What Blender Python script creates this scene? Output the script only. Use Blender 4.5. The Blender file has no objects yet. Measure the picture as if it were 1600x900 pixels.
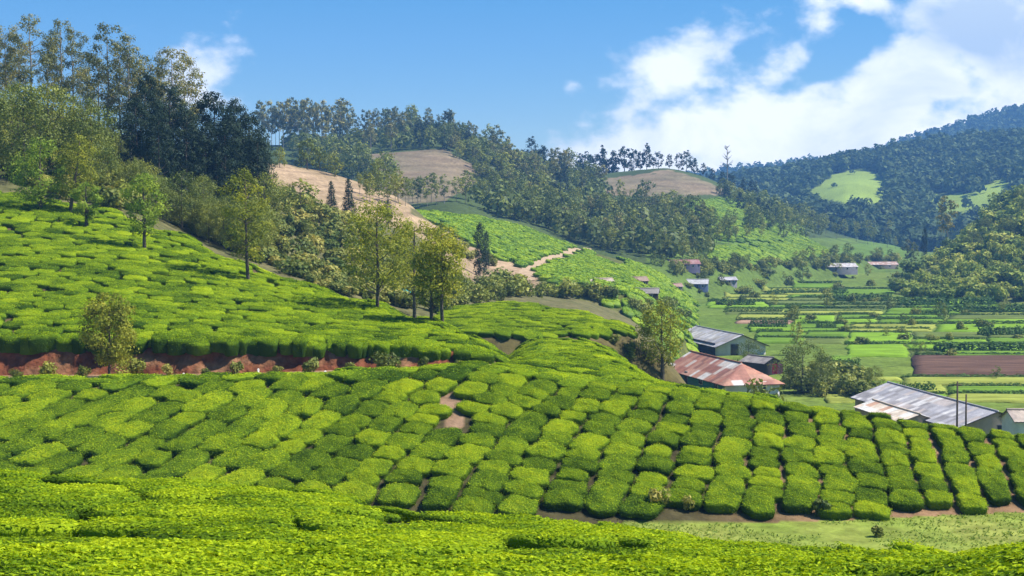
import bpy, math, random
import numpy as np

# ------------------------------------------------------------------ camera, sky, sun, exposure
SC = bpy.context.scene
COL = SC.collection
RNG = np.random.default_rng(7)
random.seed(7)
F = 2222.2
HORIZON = 345.0
PITCH = math.atan((450 - HORIZON) / F)

cam_d = bpy.data.cameras.new("camera")
cam_d.lens = 50.0
cam_d.sensor_width = 36.0
cam_d.clip_start = 0.1
cam_d.clip_end = 12000
cam = bpy.data.objects.new("camera", cam_d)
cam.location = (0, 0, 0)
cam.rotation_euler = (math.pi / 2 - PITCH, 0, 0)
COL.objects.link(cam)
SC.camera = cam

SUN_AZ = 86.0     # degrees from +Y (view direction) towards +X (right)
SUN_EL = 54.0
SUN_STRENGTH = 4.8
SKY_STRENGTH = 0.08
sd = bpy.data.lights.new("sun", 'SUN')
sd.energy = SUN_STRENGTH
sd.angle = math.radians(0.53)
sd.color = (1.0, 0.955, 0.88)
so = bpy.data.objects.new("sun", sd)
so.rotation_euler = (math.radians(90 - SUN_EL), 0, math.radians(180 - SUN_AZ))
COL.objects.link(so)

SC.view_settings.view_transform = 'Standard'
SC.view_settings.look = 'None'
SC.view_settings.exposure = 0.92
SC.view_settings.gamma = 1.0
SC.view_settings.use_curve_mapping = False
SC.cycles.use_denoising = True
SC.cycles.max_bounces = 6
SC.cycles.diffuse_bounces = 3
SC.cycles.transmission_bounces = 4
SC.cycles.transparent_max_bounces = 8
SC.cycles.volume_bounces = 0

W = bpy.data.worlds.new("World")
SC.world = W
W.use_nodes = True


def ramp(N, stops):
    r = N('ShaderNodeValToRGB')
    e = r.color_ramp.elements
    while len(e) < len(stops):
        e.new(.5)
    for el, (p, c) in zip(e, stops):
        el.position = p
        el.color = (*c, 1)
    return r


def build_sky():
    nt = W.node_tree
    nt.nodes.clear()
    N, L = nt.nodes.new, nt.links.new
    out = N('ShaderNodeOutputWorld')
    bg = N('ShaderNodeBackground')
    bg.inputs['Strength'].default_value = SKY_STRENGTH
    sky = N('ShaderNodeTexSky')
    sky.sky_type = 'NISHITA'
    sky.sun_disc = False
    sky.sun_elevation = math.radians(SUN_EL)
    sky.sun_rotation = math.radians(SUN_AZ)
    sky.altitude = 1600
    sky.air_density = 1.0
    sky.dust_density = 0.25
    sky.ozone_density = 3.0
    tc = N('ShaderNodeTexCoord')
    sep = N('ShaderNodeSeparateXYZ')
    L(tc.outputs['Generated'], sep.inputs[0])

    def m(op, a, b=None, c=None, clamp=False):
        n = N('ShaderNodeMath')
        n.operation = op
        n.use_clamp = clamp
        for i, v in enumerate((a, b, c)):
            if v is None:
                continue
            if isinstance(v, (int, float)):
                n.inputs[i].default_value = v
            else:
                L(v, n.inputs[i])
        return n.outputs[0]
    yy = m('MAXIMUM', sep.outputs['Y'], 0.08)
    u = m('DIVIDE', sep.outputs['X'], yy)
    v = m('DIVIDE', sep.outputs['Z'], yy)
    # height of the cloud bank's upper edge over its bearing u
    fc = N('ShaderNodeFloatCurve')
    uu = m('MULTIPLY_ADD', u, 1.0, 0.5)            # -0.5..0.5 -> 0..1
    L(uu, fc.inputs['Value'])
    cv = fc.mapping.curves[0]
    pts = [(0, .03), (.42, .0), (.50, .02), (.517, .14), (.535, .30), (.565, .46), (.60, .52), (.64, .58), (.69, .62),
           (.72, .62), (.755, .68), (.80, .85), (.86, 1.0), (1, 1.0)]
    cv.points[0].location = pts[0]
    cv.points[1].location = pts[-1]
    for p in pts[1:-1]:
        cv.points.new(*p)
    fc.mapping.update()
    vb = m('MULTIPLY', fc.outputs[0], 0.25)
    comb = N('ShaderNodeCombineXYZ')
    L(u, comb.inputs[0])
    L(m('MULTIPLY', v, 1.5), comb.inputs[1])

    def noise(scale, detail, rough, off, dist=0.0):
        mp = N('ShaderNodeMapping')
        mp.inputs['Location'].default_value = off
        L(comb.outputs[0], mp.inputs[0])
        n = N('ShaderNodeTexNoise')
        n.inputs['Scale'].default_value = scale
        n.inputs['Detail'].default_value = detail
        n.inputs['Roughness'].default_value = rough
        n.inputs['Distortion'].default_value = dist
        L(mp.outputs[0], n.inputs['Vector'])
        return n.outputs['Fac']
    n1 = noise(21, 11, 0.56, (3.1, 1.7, 0.4), 0.0)
    n2 = noise(7, 6, 0.55, (8.3, 4.1, 2.0))
    n3 = noise(11, 8, 0.6, (1.2, 9.4, 5.0), 0.4)

    def blob(u0, v0, ru, rv, ang=0.0):
        du = m('SUBTRACT', u, u0)
        dv = m('SUBTRACT', v, v0)
        ca, sa = math.cos(ang), math.sin(ang)
        a = m('ADD', m('MULTIPLY', du, ca), m('MULTIPLY', dv, sa))
        b = m('SUBTRACT', m('MULTIPLY', dv, ca), m('MULTIPLY', du, sa))
        a = m('DIVIDE', a, ru)
        b = m('DIVIDE', b, rv)
        r = m('ADD', m('MULTIPLY', a, a), m('MULTIPLY', b, b))
        return m('POWER', 2.718, m('MULTIPLY', r, -1.0))
    dens = m('MULTIPLY', m('SUBTRACT', vb, v), 9.5)
    dens = m('MINIMUM', m('MAXIMUM', dens, -0.75), 0.70)
    g = m('MULTIPLY', blob(-.215, .102, .046, .036, .5), 1.5)
    g = m('ADD', g, m('MULTIPLY', blob(-.255, .146, .022, .012, .3), 0.85))
    g = m('ADD', g, m('MULTIPLY', blob(.25, .155, .018, .010), 0.7))
    g = m('ADD', g, m('MULTIPLY', blob(.04, .095, .010, .008), 0.35))
    g = m('ADD', g, m('MULTIPLY', blob(.215, .145, .02, .016, .8), 0.55))
    g = m('SUBTRACT', g, m('MULTIPLY', blob(.215, .108, .045, .010, .62), .80))
    g = m('SUBTRACT', g, m('MULTIPLY', blob(.165, .118, .012, .010, .9), .35))
    dens = m('ADD', dens, g)
    dens = m('ADD', dens, m('MULTIPLY', m('SUBTRACT', n1, 0.5), 2.3))
    dens = m('ADD', dens, m('MULTIPLY', m('SUBTRACT', n2, 0.5), 0.9))
    mr = N('ShaderNodeMapRange')
    mr.interpolation_type = 'SMOOTHSTEP'
    mr.inputs['From Min'].default_value = 0.0
    mr.inputs['From Max'].default_value = 0.62
    L(dens, mr.inputs['Value'])
    front = m('GREATER_THAN', sep.outputs['Y'], 0.09)
    cov = m('MULTIPLY', m('MULTIPLY', mr.outputs[0], front), 0.96)
    # cloud brightness: thick low part white, an ashen underside up on the right
    grey = m('MULTIPLY', blob(.335, .14, .07, .03, .3), 2.4)
    sh = m('MULTIPLY_ADD', m('SUBTRACT', n3, 0.46), 2.2, 0.10)
    sh = m('ADD', sh, m('MULTIPLY', grey, m('SUBTRACT', n3, 0.20)))
    sh = m('MULTIPLY', sh, 1.0, clamp=True)
    cr = N('ShaderNodeMix')
    cr.data_type = 'RGBA'
    L(sh, cr.inputs['Factor'])
    cr.inputs['A'].default_value = (13.8, 13.2, 12.0, 1)
    cr.inputs['B'].default_value = (6.2, 7.0, 7.6, 1)
    mx = N('ShaderNodeMix')
    mx.data_type = 'RGBA'
    L(cov, mx.inputs['Factor'])
    tint = N('ShaderNodeMix')
    tint.data_type = 'RGBA'
    tint.blend_type = 'MULTIPLY'
    tint.inputs['Factor'].default_value = 1.0
    L(sky.outputs[0], tint.inputs['A'])
    tv = N('ShaderNodeMapRange')
    L(sep.outputs['Z'], tv.inputs['Value'])
    tv.inputs['From Min'].default_value = 0.02
    tv.inputs['From Max'].default_value = 0.17
    tr_ = ramp(N, [(0, (1.15, 1.10, .95)), (.5, (.72, .94, .95)), (1, (.29, .75, .94))])
    L(tv.outputs[0], tr_.inputs[0])
    L(tr_.outputs[0], tint.inputs['B'])
    L(tint.outputs['Result'], mx.inputs['A'])
    L(cr.outputs['Result'], mx.inputs['B'])
    L(mx.outputs['Result'], bg.inputs['Color'])
    L(bg.outputs[0], out.inputs[0])


build_sky()

# ------------------------------------------------------------------ small numeric helpers
CP, SP = math.cos(PITCH), math.sin(PITCH)


def at(px, py, Y):
    """world point seen at photo pixel (px, py) at distance Y"""
    px, py, Y = np.asarray(px, float), np.asarray(py, float), np.asarray(Y, float)
    a, b = (px - 800) / F, (450 - py) / F
    s = Y / (CP + b * SP)
    return a * s, Y * np.ones_like(s), (b * CP - SP) * s


def project(x, y, z):
    d = np.maximum(y * CP - z * SP, 0.5)
    return 800 + F * x / d, 450 - F * (z * CP + y * SP) / d


def hash2(ix, iy, s):
    h = (ix * 374761393 + iy * 668265263 + s * 974711 + 12345) & 0x7fffffff
    h = ((h ^ (h >> 13)) * 1274126177) & 0x7fffffff
    return ((h ^ (h >> 16)) & 0xffff) / 65535.0


def vnoise(x, y, s=0):
    x, y = np.asarray(x, float), np.asarray(y, float)
    ix, iy = np.floor(x).astype(np.int64), np.floor(y).astype(np.int64)
    fx, fy = x - ix, y - iy
    fx, fy = fx * fx * (3 - 2 * fx), fy * fy * (3 - 2 * fy)
    a = hash2(ix, iy, s) * (1 - fx) + hash2(ix + 1, iy, s) * fx
    b = hash2(ix, iy + 1, s) * (1 - fx) + hash2(ix + 1, iy + 1, s) * fx
    return a * (1 - fy) + b * fy


def fbm(x, y, s=0, o=4):
    r, amp, t = 0, .5, 0
    for k in range(o):
        r = r + amp * vnoise(x * 2 ** k, y * 2 ** k, s + k)
        t += amp
        amp *= .5
    return r / t


def inpoly(px, py, poly):
    px, py = np.asarray(px), np.asarray(py)
    r = np.zeros(px.shape, bool)
    n = len(poly)
    for i in range(n):
        (x1, y1), (x2, y2) = poly[i], poly[(i + 1) % n]
        if y1 == y2:
            continue
        c = ((y1 > py) != (y2 > py)) & (px < (x2 - x1) * (py - y1) / (y2 - y1) + x1)
        r ^= c
    return r


ORD = ("zeroth first second third fourth fifth sixth seventh eighth ninth tenth eleventh twelfth thirteenth fourteenth "
       "fifteenth sixteenth seventeenth eighteenth nineteenth twentieth").split()
TENS = {2: 'twenty', 3: 'thirty', 4: 'forty', 5: 'fifty', 6: 'sixty', 7: 'seventy', 8: 'eighty', 9: 'ninety'}


def ordinal(n):
    if n <= 20:
        return ORD[n]
    t, r = divmod(n, 10)
    return (TENS[t][:-1] + 'ieth') if r == 0 else TENS[t] + '-' + ORD[r]


# ------------------------------------------------------------------ terrain: hills as layers over a valley floor
class Layer:
    PX = np.arange(-800, 2401, 20.0)

    def __init__(s, cols, front, back, h=0.0, blur=(1.2, 2.0)):
        s.h, s.front, s.back = h, front, back
        allY = [k[0] for c in cols for k in c[1]]
        s.y0, s.y1, n = min(allY), max(allY), 300
        s.Yg = np.linspace(s.y0, s.y1, n)
        zc = []
        for px, kn in cols:
            ky = np.array([k[0] for k in kn], float)
            kz = np.array([at(px, k[1], k[0])[2] for k in kn])
            z = np.interp(s.Yg, ky, kz)
            z = np.where(s.Yg < ky[0], kz[0] - front * (ky[0] - s.Yg), z)
            z = np.where(s.Yg > ky[-1], kz[-1] - back * (s.Yg - ky[-1]), z)
            zc.append(z)
        zc = np.array(zc)
        cp = [c[0] for c in cols]
        T = np.array([np.interp(s.PX, cp, zc[:, j]) for j in range(n)]).T
        for ax, sg in ((0, blur[0]), (1, blur[1] * 2)):
            r = int(3 * sg) + 1
            k = np.exp(-.5 * (np.arange(-r, r + 1) / sg) ** 2)
            k /= k.sum()
            pad = [(0, 0), (0, 0)]
            pad[ax] = (r, r)
            # reflect slopes at the ends so the blur does not flatten them
            Tp = np.pad(T, pad, mode='reflect', reflect_type='odd')
            T = np.apply_along_axis(lambda q: np.convolve(q, k, 'valid'), ax, Tp)
        s.T = T

    def __call__(s, x, y):
        px = np.clip(800 + F * x / np.maximum(y, 3.0), -800, 2399.9)
        i = (px + 800) / 20
        i0 = np.minimum(i.astype(int), len(s.PX) - 2)
        fi = i - i0
        yc = np.clip(y, s.y0, s.y1)
        j = (yc - s.y0) / (s.y1 - s.y0) * (len(s.Yg) - 1)
        j0 = np.minimum(j.astype(int), len(s.Yg) - 2)
        fj = j - j0
        T = s.T
        z = (T[i0, j0] * (1 - fi) + T[i0 + 1, j0] * fi) * (1 - fj) + (T[i0, j0 + 1] * (1 - fi) + T[i0 + 1, j0 + 1] * fi) * fj
        z = z - np.maximum(s.y0 - y, 0) * s.front - np.maximum(y - s.y1, 0) * s.back
        return z - s.h


BH = 0.46   # height of the clipped tea
L_fore = Layer([
    (-800, [(3, 1700), (12, 899), (24, 795), (34, 732)]),
    (0, [(3, 1700), (12, 909), (24, 810), (35, 738)]),
    (400, [(3, 1700), (12, 909), (24, 816), (36, 754)]),
    (600, [(3, 1700), (12, 909), (24, 828), (36, 782)]),
    (750, [(3, 1700), (12, 914), (24, 842), (36, 807)]),
    (1000, [(3, 1700), (12, 919), (22, 860), (34, 822)]),
    (1200, [(3, 1700), (12, 914), (20, 878), (30, 854)]),
    (1400, [(3, 1700), (12, 904), (20, 878), (28, 866)]),
    (1500, [(3, 1700), (10, 905), (16, 876), (24, 867)]),
    (1600, [(3, 1700), (8, 925), (13, 862), (20, 858)]),
    (2000, [(3, 1700), (8, 880), (14, 824), (20, 820)])], 0.45, 0.55, BH, (1.5, 1.2))
L_spur = Layer([
    (-800, [(66, 760), (84, 600), (87, 592)]),
    (0, [(68, 752), (83, 592), (86, 587)]),
    (200, [(68, 760), (83, 591), (86, 586)]),
    (400, [(68, 768), (83, 587), (86, 581)]),
    (600, [(67, 782), (83, 579), (86, 573)]),
    (740, [(66, 795), (83, 572), (87, 563)]),
    (785, [(66, 798), (83, 575), (98, 552), (112, 538), (126, 526)]),
    (850, [(66, 802), (83, 586), (100, 550), (128, 524)]),
    (950, [(66, 802), (82, 600), (96, 562), (120, 528)]),
    (990, [(66, 802), (82, 604), (94, 572), (112, 546)]),
    (1030, [(66, 802), (82, 606), (92, 586), (97, 582)]),
    (1060, [(66, 802), (82, 606), (88, 596)]),
    (1200, [(66, 806), (80, 630), (84, 615)]),
    (1400, [(66, 815), (78, 662), (81, 650)]),
    (1600, [(66, 828), (76, 690), (79, 675)]),
    (2000, [(64, 850), (74, 750), (77, 740)]),
    (2400, [(64, 880), (74, 790), (77, 780)])], 1.6, 0.55, BH, (1.2, 0.6))
L_road = Layer([
    (-800, [(84, 612), (94, 600)]),
    (0, [(84, 607), (93.6, 586)]),
    (400, [(84, 603), (93.6, 582)]),
    (600, [(84, 595), (93.6, 575)]),
    (700, [(84, 598), (93.6, 571)]),
    (790, [(84, 600), (94, 566), (98, 560)]),
    (850, [(84, 640), (94, 610), (98, 605)]),
    (1000, [(84, 680), (94, 640)]),
    (2400, [(84, 900), (94, 900)])], 1.5, 0.9, 0.0, (1.0, .5))
L_tea = Layer([
    (-800, [(94.5, 520), (112, 445), (130, 355), (150, 285), (175, 240)]),
    (0, [(94.5, 528), (110, 452), (128, 370), (146, 306), (160, 275)]),
    (100, [(94.5, 528), (110, 455), (128, 378), (146, 318), (158, 300)]),
    (200, [(94.5, 528), (110, 460), (128, 388), (140, 350), (148, 330)]),
    (300, [(94.5, 528), (110, 468), (128, 400), (140, 366)]),
    (400, [(94.5, 531), (110, 478), (122, 440), (131, 412)]),
    (500, [(94.5, 534), (106, 500), (116, 470), (126, 444)]),
    (600, [(94.5, 538), (104, 512), (112, 488), (119, 470)]),
    (700, [(94.5, 541), (100, 525), (110, 496)]),
    (760, [(94.5, 546), (98, 536), (102, 528)]),
    (790, [(94.5, 575), (98, 560), (102, 548)]),
    (830, [(94.5, 660), (100, 650)]),
    (1000, [(94.5, 900), (100, 890)]),
    (2400, [(94.5, 1100), (100, 1100)])], 3.0, 0.35, BH, (.7, .5))
L_low = Layer([
    (560, [(128, 540), (150, 500), (165, 490)]),
    (700, [(128, 518), (150, 490), (165, 478)]),
    (760, [(128, 516), (150, 486), (170, 470)]),
    (850, [(128, 523), (150, 490), (170, 472)]),
    (950, [(130, 519), (145, 500), (160, 488)]),
    (985, [(135, 515), (148, 503)]),
    (1040, [(135, 560), (150, 545)]),
    (1150, [(135, 700), (150, 700)]),
    (2400, [(135, 900), (150, 900)])], 1.2, 0.4, BH, (1, 1))
L_slope = Layer([
    (-800, [(150, 330), (200, 200), (260, 120), (300, 100)]),
    (0, [(150, 305), (180, 240), (220, 190), (280, 155)]),
    (100, [(150, 315), (180, 262), (220, 212), (280, 175)]),
    (200, [(150, 330), (180, 300), (220, 245), (280, 205)]),
    (300, [(150, 385), (180, 335), (220, 295), (280, 262)]),
    (360, [(150, 405), (190, 350), (240, 295), (300, 255)]),
    (420, [(150, 430), (190, 375), (240, 315), (300, 255), (320, 242)]),
    (500, [(150, 455), (190, 395), (240, 335), (300, 285), (330, 266)]),
    (600, [(150, 485), (190, 425), (240, 370), (300, 318), (330, 300)]),
    (650, [(150, 492), (190, 440), (240, 392), (300, 340), (330, 316)]),
    (700, [(150, 502), (200, 450), (260, 402), (300, 376), (315, 368)]),
    (760, [(150, 508), (200, 474), (260, 440), (300, 412)]),
    (840, [(150, 514), (200, 484), (260, 456), (285, 446)]),
    (920, [(150, 520), (200, 490), (260, 468), (280, 462)]),
    (1000, [(150, 560), (200, 530), (260, 500)]),
    (1100, [(150, 700), (260, 620)]),
    (2400, [(150, 900), (260, 900)])], 0.35, 0.25, 0.0, (1.2, 2))
L_field = Layer([
    (500, [(300, 420), (380, 390)]),
    (620, [(300, 350), (340, 330), (360, 328)]),
    (665, [(300, 370), (340, 338), (365, 325)]),
    (720, [(285, 398), (340, 350), (385, 325)]),
    (780, [(280, 420), (340, 372), (400, 340)]),
    (840, [(270, 434), (330, 396), (400, 362)]),
    (900, [(265, 440), (330, 410), (400, 385)]),
    (960, [(265, 447), (330, 420), (400, 400)]),
    (1015, [(265, 462), (340, 432), (400, 414)]),
    (1070, [(265, 520), (340, 480), (400, 450)]),
    (1200, [(265, 700), (400, 600)]),
    (2400, [(265, 900), (400, 900)])], 0.5, 0.5, 0.6, (1, 2))
L_mid = Layer([
    (-800, [(500, 260), (700, 200)]),
    (300, [(500, 310), (620, 250), (700, 222)]),
    (420, [(500, 320), (620, 255), (700, 222)]),
    (500, [(500, 330), (620, 262), (700, 224)]),
    (560, [(500, 325), (640, 248), (740, 220)]),
    (620, [(490, 320), (640, 244), (760, 204)]),
    (700, [(480, 318), (640, 240), (700, 215), (780, 205)]),
    (760, [(480, 330), (640, 268), (780, 228)]),
    (830, [(450, 360), (640, 292), (800, 252)]),
    (900, [(450, 388), (600, 325), (720, 295), (820, 276)]),
    (960, [(450, 395), (600, 340), (720, 292), (840, 268)]),
    (1040, [(450, 402), (600, 345), (720, 300), (780, 270), (860, 262)]),
    (1100, [(470, 405), (620, 340), (720, 306), (780, 286), (870, 275)]),
    (1150, [(480, 408), (640, 345), (740, 312), (870, 300)]),
    (1200, [(520, 405), (640, 368), (740, 332), (880, 322)]),
    (1260, [(560, 402), (700, 378), (900, 352)]),
    (1330, [(600, 400), (800, 382), (900, 372)]),
    (1420, [(700, 398), (900, 392)]),
    (1600, [(700, 420), (900, 420)]),
    (2400, [(700, 520), (900, 520)])], 0.3, 0.2, 0.0, (1, 2.5))
L_back = Layer([
    (-800, [(900, 360), (1500, 300)]),
    (880, [(900, 380), (1500, 300)]),
    (1000, [(900, 390), (1200, 330), (1500, 292)]),
    (1100, [(900, 395), (1200, 320), (1500, 282)]),
    (1160, [(900, 395), (1150, 330), (1300, 290), (1500, 266)]),
    (1250, [(900, 395), (1000, 335), (1150, 305), (1300, 275), (1500, 256)]),
    (1330, [(900, 395), (1000, 325), (1080, 283), (1130, 275), (1500, 238)]),
    (1390, [(900, 395), (1000, 340), (1120, 305), (1300, 265), (1500, 222)]),
    (1450, [(900, 392), (1100, 318), (1250, 275), (1500, 216)]),
    (1520, [(900, 390), (1000, 335), (1100, 300), (1200, 268), (1500, 210)]),
    (1600, [(900, 385), (1000, 320), (1100, 275), (1500, 205)]),
    (2000, [(900, 380), (1500, 170)]),
    (2400, [(900, 380), (1500, 160)])], 0.2, 0.15, 0.0, (1, 2))
L_far = Layer([
    (-800, [(1900, 340), (2600, 300)]),
    (900, [(1900, 330), (2600, 285)]),
    (1140, [(1900, 320), (2600, 264)]),
    (1250, [(1900, 310), (2600, 256)]),
    (1380, [(1900, 290), (2600, 232)]),
    (1440, [(1900, 270), (2600, 207)]),
    (1520, [(1900, 260), (2600, 185)]),
    (1600, [(1900, 250), (2600, 163)]),
    (2000, [(1900, 220), (2600, 110)]),
    (2400, [(1900, 220), (2600, 100)])], 0.1, 0.2, 0.0, (1.2, 2))
L_right = Layer([
    (-800, [(400, 1200), (500, 1100)]),
    (1250, [(400, 620), (500, 560)]),
    (1370, [(405, 500), (500, 468), (560, 448)]),
    (1430, [(405, 480), (500, 440), (580, 416)]),
    (1490, [(405, 478), (500, 410), (600, 378)]),
    (1550, [(405, 477), (500, 384), (620, 326)]),
    (1600, [(405, 477), (500, 362), (640, 286)]),
    (2000, [(350, 480), (520, 260), (640, 180)]),
    (2400, [(350, 480), (520, 230), (640, 160)])], 0.9, 0.25, 0.0, (1, 2))

LAYERS = [('fore', L_fore), ('spur', L_spur), ('road', L_road), ('tea', L_tea), ('low', L_low), ('slope', L_slope),
          ('field', L_field), ('mid', L_mid), ('back', L_back), ('far', L_far), ('right', L_right)]
LID = {n: i + 1 for i, (n, _) in enumerate(LAYERS)}


def base_z(x, y):
    hollow = -14.2 - 0.02 * np.clip(-x, 0, 40)
    val = -25 + np.clip(y - 230, 0, 700) * 4.5 / 700
    t = np.clip((y - 76) / 40, 0, 1)
    return hollow * (1 - t) + val * t


def ground(x, y, lid=False):
    x, y = np.broadcast_arrays(np.asarray(x, float), np.asarray(y, float))
    z = base_z(x, y)
    i = np.zeros(x.shape, int)
    for k, (n, L) in enumerate(LAYERS):
        zl = L(x, y)
        if n in ('back', 'far'):
            zl = zl + (fbm(x / 160, y / 160, 5) - .5) * 13 - (11 if n == 'back' else 16)
        elif n in ('mid', 'right'):
            zl = zl + (fbm(x / 60, y / 60, 9) - .5) * 5
        elif n == 'slope':
            zl = zl + (fbm(x / 22, y / 22, 3) - .5) * 2.2
        w = zl > z
        z = np.where(w, zl, z)
        i = np.where(w, k + 1, i)
    return (z, i) if lid else z


YRAY = np.concatenate([np.geomspace(4, 80, 120), np.arange(80.5, 160, 0.7), np.geomspace(160.5, 3000, 420)])


def hit(px, py, ymin=4.0):
    """first ground point along the sight line through photo pixel (px, py)"""
    px, py = np.atleast_1d(px).astype(float), np.atleast_1d(py).astype(float)
    Y = YRAY[YRAY >= ymin]
    X_, Y_, Z_ = at(px[:, None], py[:, None], Y[None, :])
    d = ground(X_, Y_) - Z_
    up = d > 0
    ok = up.any(1)
    k = np.maximum(up.argmax(1), 1)
    r = np.arange(len(px))
    d0, d1 = d[r, k - 1], d[r, k]
    t = np.clip(d0 / np.where(d0 - d1 == 0, 1, d0 - d1), 0, 1)
    y = Y[k - 1] * (1 - t) + Y[k] * t
    x, y, z = at(px, py, y)
    return x, y, ground(x, y), ok


def G(px, Y):
    x = (px - 800) / F * Y
    return float(x), float(Y), float(ground(x, Y))


def B(px, py):
    x, y, z, ok = hit(px, py)
    return float(x[0]), float(y[0]), float(z[0])


# ------------------------------------------------------------------ mesh helpers
def new_mesh(name, V, quads=None, tris=None, mats=(), attrs=None, smooth=False, mat_index=None):
    me = bpy.data.meshes.new(name)
    V = np.asarray(V, np.float32)
    me.vertices.add(len(V))
    me.vertices.foreach_set('co', V.ravel())
    idx, starts, n = [], [], 0
    if quads is not None and len(quads):
        q = np.asarray(quads, np.int32)
        idx.append(q.ravel())
        starts.append(np.arange(len(q)) * 4)
        n = len(q) * 4
    if tris is not None and len(tris):
        t = np.asarray(tris, np.int32)
        idx.append(t.ravel())
        starts.append(n + np.arange(len(t)) * 3)
    idx = np.concatenate(idx).astype(np.int32)
    starts = np.concatenate(starts).astype(np.int32)
    me.loops.add(len(idx))
    me.loops.foreach_set('vertex_index', idx)
    me.polygons.add(len(starts))
    me.polygons.foreach_set('loop_start', starts)
    if smooth:
        me.polygons.foreach_set('use_smooth', np.ones(len(starts), bool))
    for m in mats:
        me.materials.append(m)
    if mat_index is not None:
        me.polygons.foreach_set('material_index', np.asarray(mat_index, np.int32))
    for k, a in (attrs or {}).items():
        a = np.asarray(a, np.float32)
        if a.ndim == 1:
            at_ = me.attributes.new(k, 'FLOAT', 'POINT')
            at_.data.foreach_set('value', a)
        else:
            at_ = me.attributes.new(k, 'FLOAT_COLOR', 'POINT')
            c = np.ones((len(a), 4), np.float32)
            c[:, :3] = a
            at_.data.foreach_set('color', c.ravel())
    me.update(calc_edges=True)
    me.validate()
    return me


def link(name, me, parent=None, loc=None):
    o = bpy.data.objects.new(name, me)
    COL.objects.link(o)
    if parent is not None:
        o.parent = parent
    if loc is not None:
        o.location = loc
    return o


def tag(o, label=None, cat=None, group=None, kind=None):
    if label:
        o['label'] = label
    if cat:
        o['category'] = cat
    if group:
        o['group'] = group
    if kind:
        o['kind'] = kind
    return o


def empty(name, loc, rz=0.0):
    o = bpy.data.objects.new(name, None)
    o.empty_display_size = .2
    o.location = loc
    o.rotation_euler = (0, 0, rz)
    COL.objects.link(o)
    return o


class MB:
    """collects boxes, tubes and grids into one mesh"""

    def __init__(s):
        s.V, s.Q, s.T, s.c, s.n = [], [], [], [], 0

    def add(s, V, Q=(), T=(), col=None):
        V = np.asarray(V, float)
        s.V.append(V)
        if len(Q):
            s.Q.append(np.asarray(Q) + s.n)
        if len(T):
            s.T.append(np.asarray(T) + s.n)
        c = np.ones((len(V), 3)) * (1, 1, 1) if col is None else np.broadcast_to(col, (len(V), 3))
        s.c.append(c)
        s.n += len(V)
        return s

    def box(s, c, size, rz=0.0, col=None):
        sx, sy, sz = [v / 2 for v in size]
        P = np.array([(-sx, -sy, -sz), (sx, -sy, -sz), (sx, sy, -sz), (-sx, sy, -sz), (-sx, -sy, sz), (sx, -sy, sz), (sx, sy, sz), (-sx, sy, sz)])
        ca, sa = math.cos(rz), math.sin(rz)
        P = np.c_[P[:, 0] * ca - P[:, 1] * sa, P[:, 0] * sa + P[:, 1] * ca, P[:, 2]] + np.array(c)
        return s.add(P, [(0, 3, 2, 1), (4, 5, 6, 7), (0, 1, 5, 4), (1, 2, 6, 5), (2, 3, 7, 6), (3, 0, 4, 7)], col=col)

    def tube(s, pts, rad, n=7, col=None):
        pts = np.asarray(pts, float)
        rad = np.broadcast_to(rad, (len(pts),))
        tg = np.gradient(pts, axis=0)
        tg /= np.linalg.norm(tg, axis=1)[:, None] + 1e-9
        ref = np.where(np.abs(tg[:, 2:3]) > .9, np.array([[1., 0, 0]]), np.array([[0, 0, 1.]]))
        a = np.cross(tg, ref)
        a /= np.linalg.norm(a, axis=1)[:, None] + 1e-9
        b = np.cross(tg, a)
        th = np.arange(n) / n * 2 * math.pi
        V = pts[:, None, :] + rad[:, None, None] * (np.cos(th)[None, :, None] * a[:, None, :] + np.sin(th)[None, :, None] * b[:, None, :])
        V = V.reshape(-1, 3)
        Q = []
        for i in range(len(pts) - 1):
            for j in range(n):
                Q.append((i * n + j, i * n + (j + 1) % n, (i + 1) * n + (j + 1) % n, (i + 1) * n + j))
        m0 = len(pts) * n
        V = np.r_[V, pts[-1:]]
        T = [((len(pts) - 1) * n + j, (len(pts) - 1) * n + (j + 1) % n, m0) for j in range(n)]
        return s.add(V, Q, T, col)

    def mesh(s, name, mat, smooth=False, attrs=None):
        V = np.concatenate(s.V)
        Q = np.concatenate(s.Q) if s.Q else None
        T = np.concatenate(s.T) if s.T else None
        a = {'Col': np.concatenate(s.c)}
        a.update(attrs or {})
        return new_mesh(name, V, Q, T, [mat] if mat else [], a, smooth)

    def build(s, name, mat, parent=None, smooth=False):
        return link(name, s.mesh(name, mat, smooth), parent)


def cards(C, Nrm, size, rng, aspect=0.5, roll=None):
    """leaf-shaped quads (diamonds with a broad middle), one per centre"""
    C, Nrm = np.asarray(C), np.asarray(Nrm)
    n = len(C)
    Nrm = Nrm / (np.linalg.norm(Nrm, axis=1)[:, None] + 1e-9)
    r = rng.normal(size=(n, 3))
    a = np.cross(Nrm, r)
    a /= np.linalg.norm(a, axis=1)[:, None] + 1e-9
    b = np.cross(Nrm, a)
    L = (np.broadcast_to(size, (n,)) * rng.uniform(.7, 1.3, n))[:, None]
    Wd = L * aspect
    V = np.empty((n, 4, 3))
    V[:, 0] = C - a * L * .5
    V[:, 1] = C + b * Wd * .5 - a * L * .06 - Nrm * L * .06
    V[:, 2] = C + a * L * .5
    V[:, 3] = C - b * Wd * .5 - a * L * .06 - Nrm * L * .06
    Q = np.arange(n * 4).reshape(n, 4)
    return V.reshape(-1, 3), Q


# ------------------------------------------------------------------ materials
def mat_nodes(name):
    m = bpy.data.materials.new(name)
    m.use_nodes = True
    nt = m.node_tree
    nt.nodes.clear()
    out = nt.nodes.new('ShaderNodeOutputMaterial')
    return m, nt, nt.nodes.new, nt.links.new, out


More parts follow.
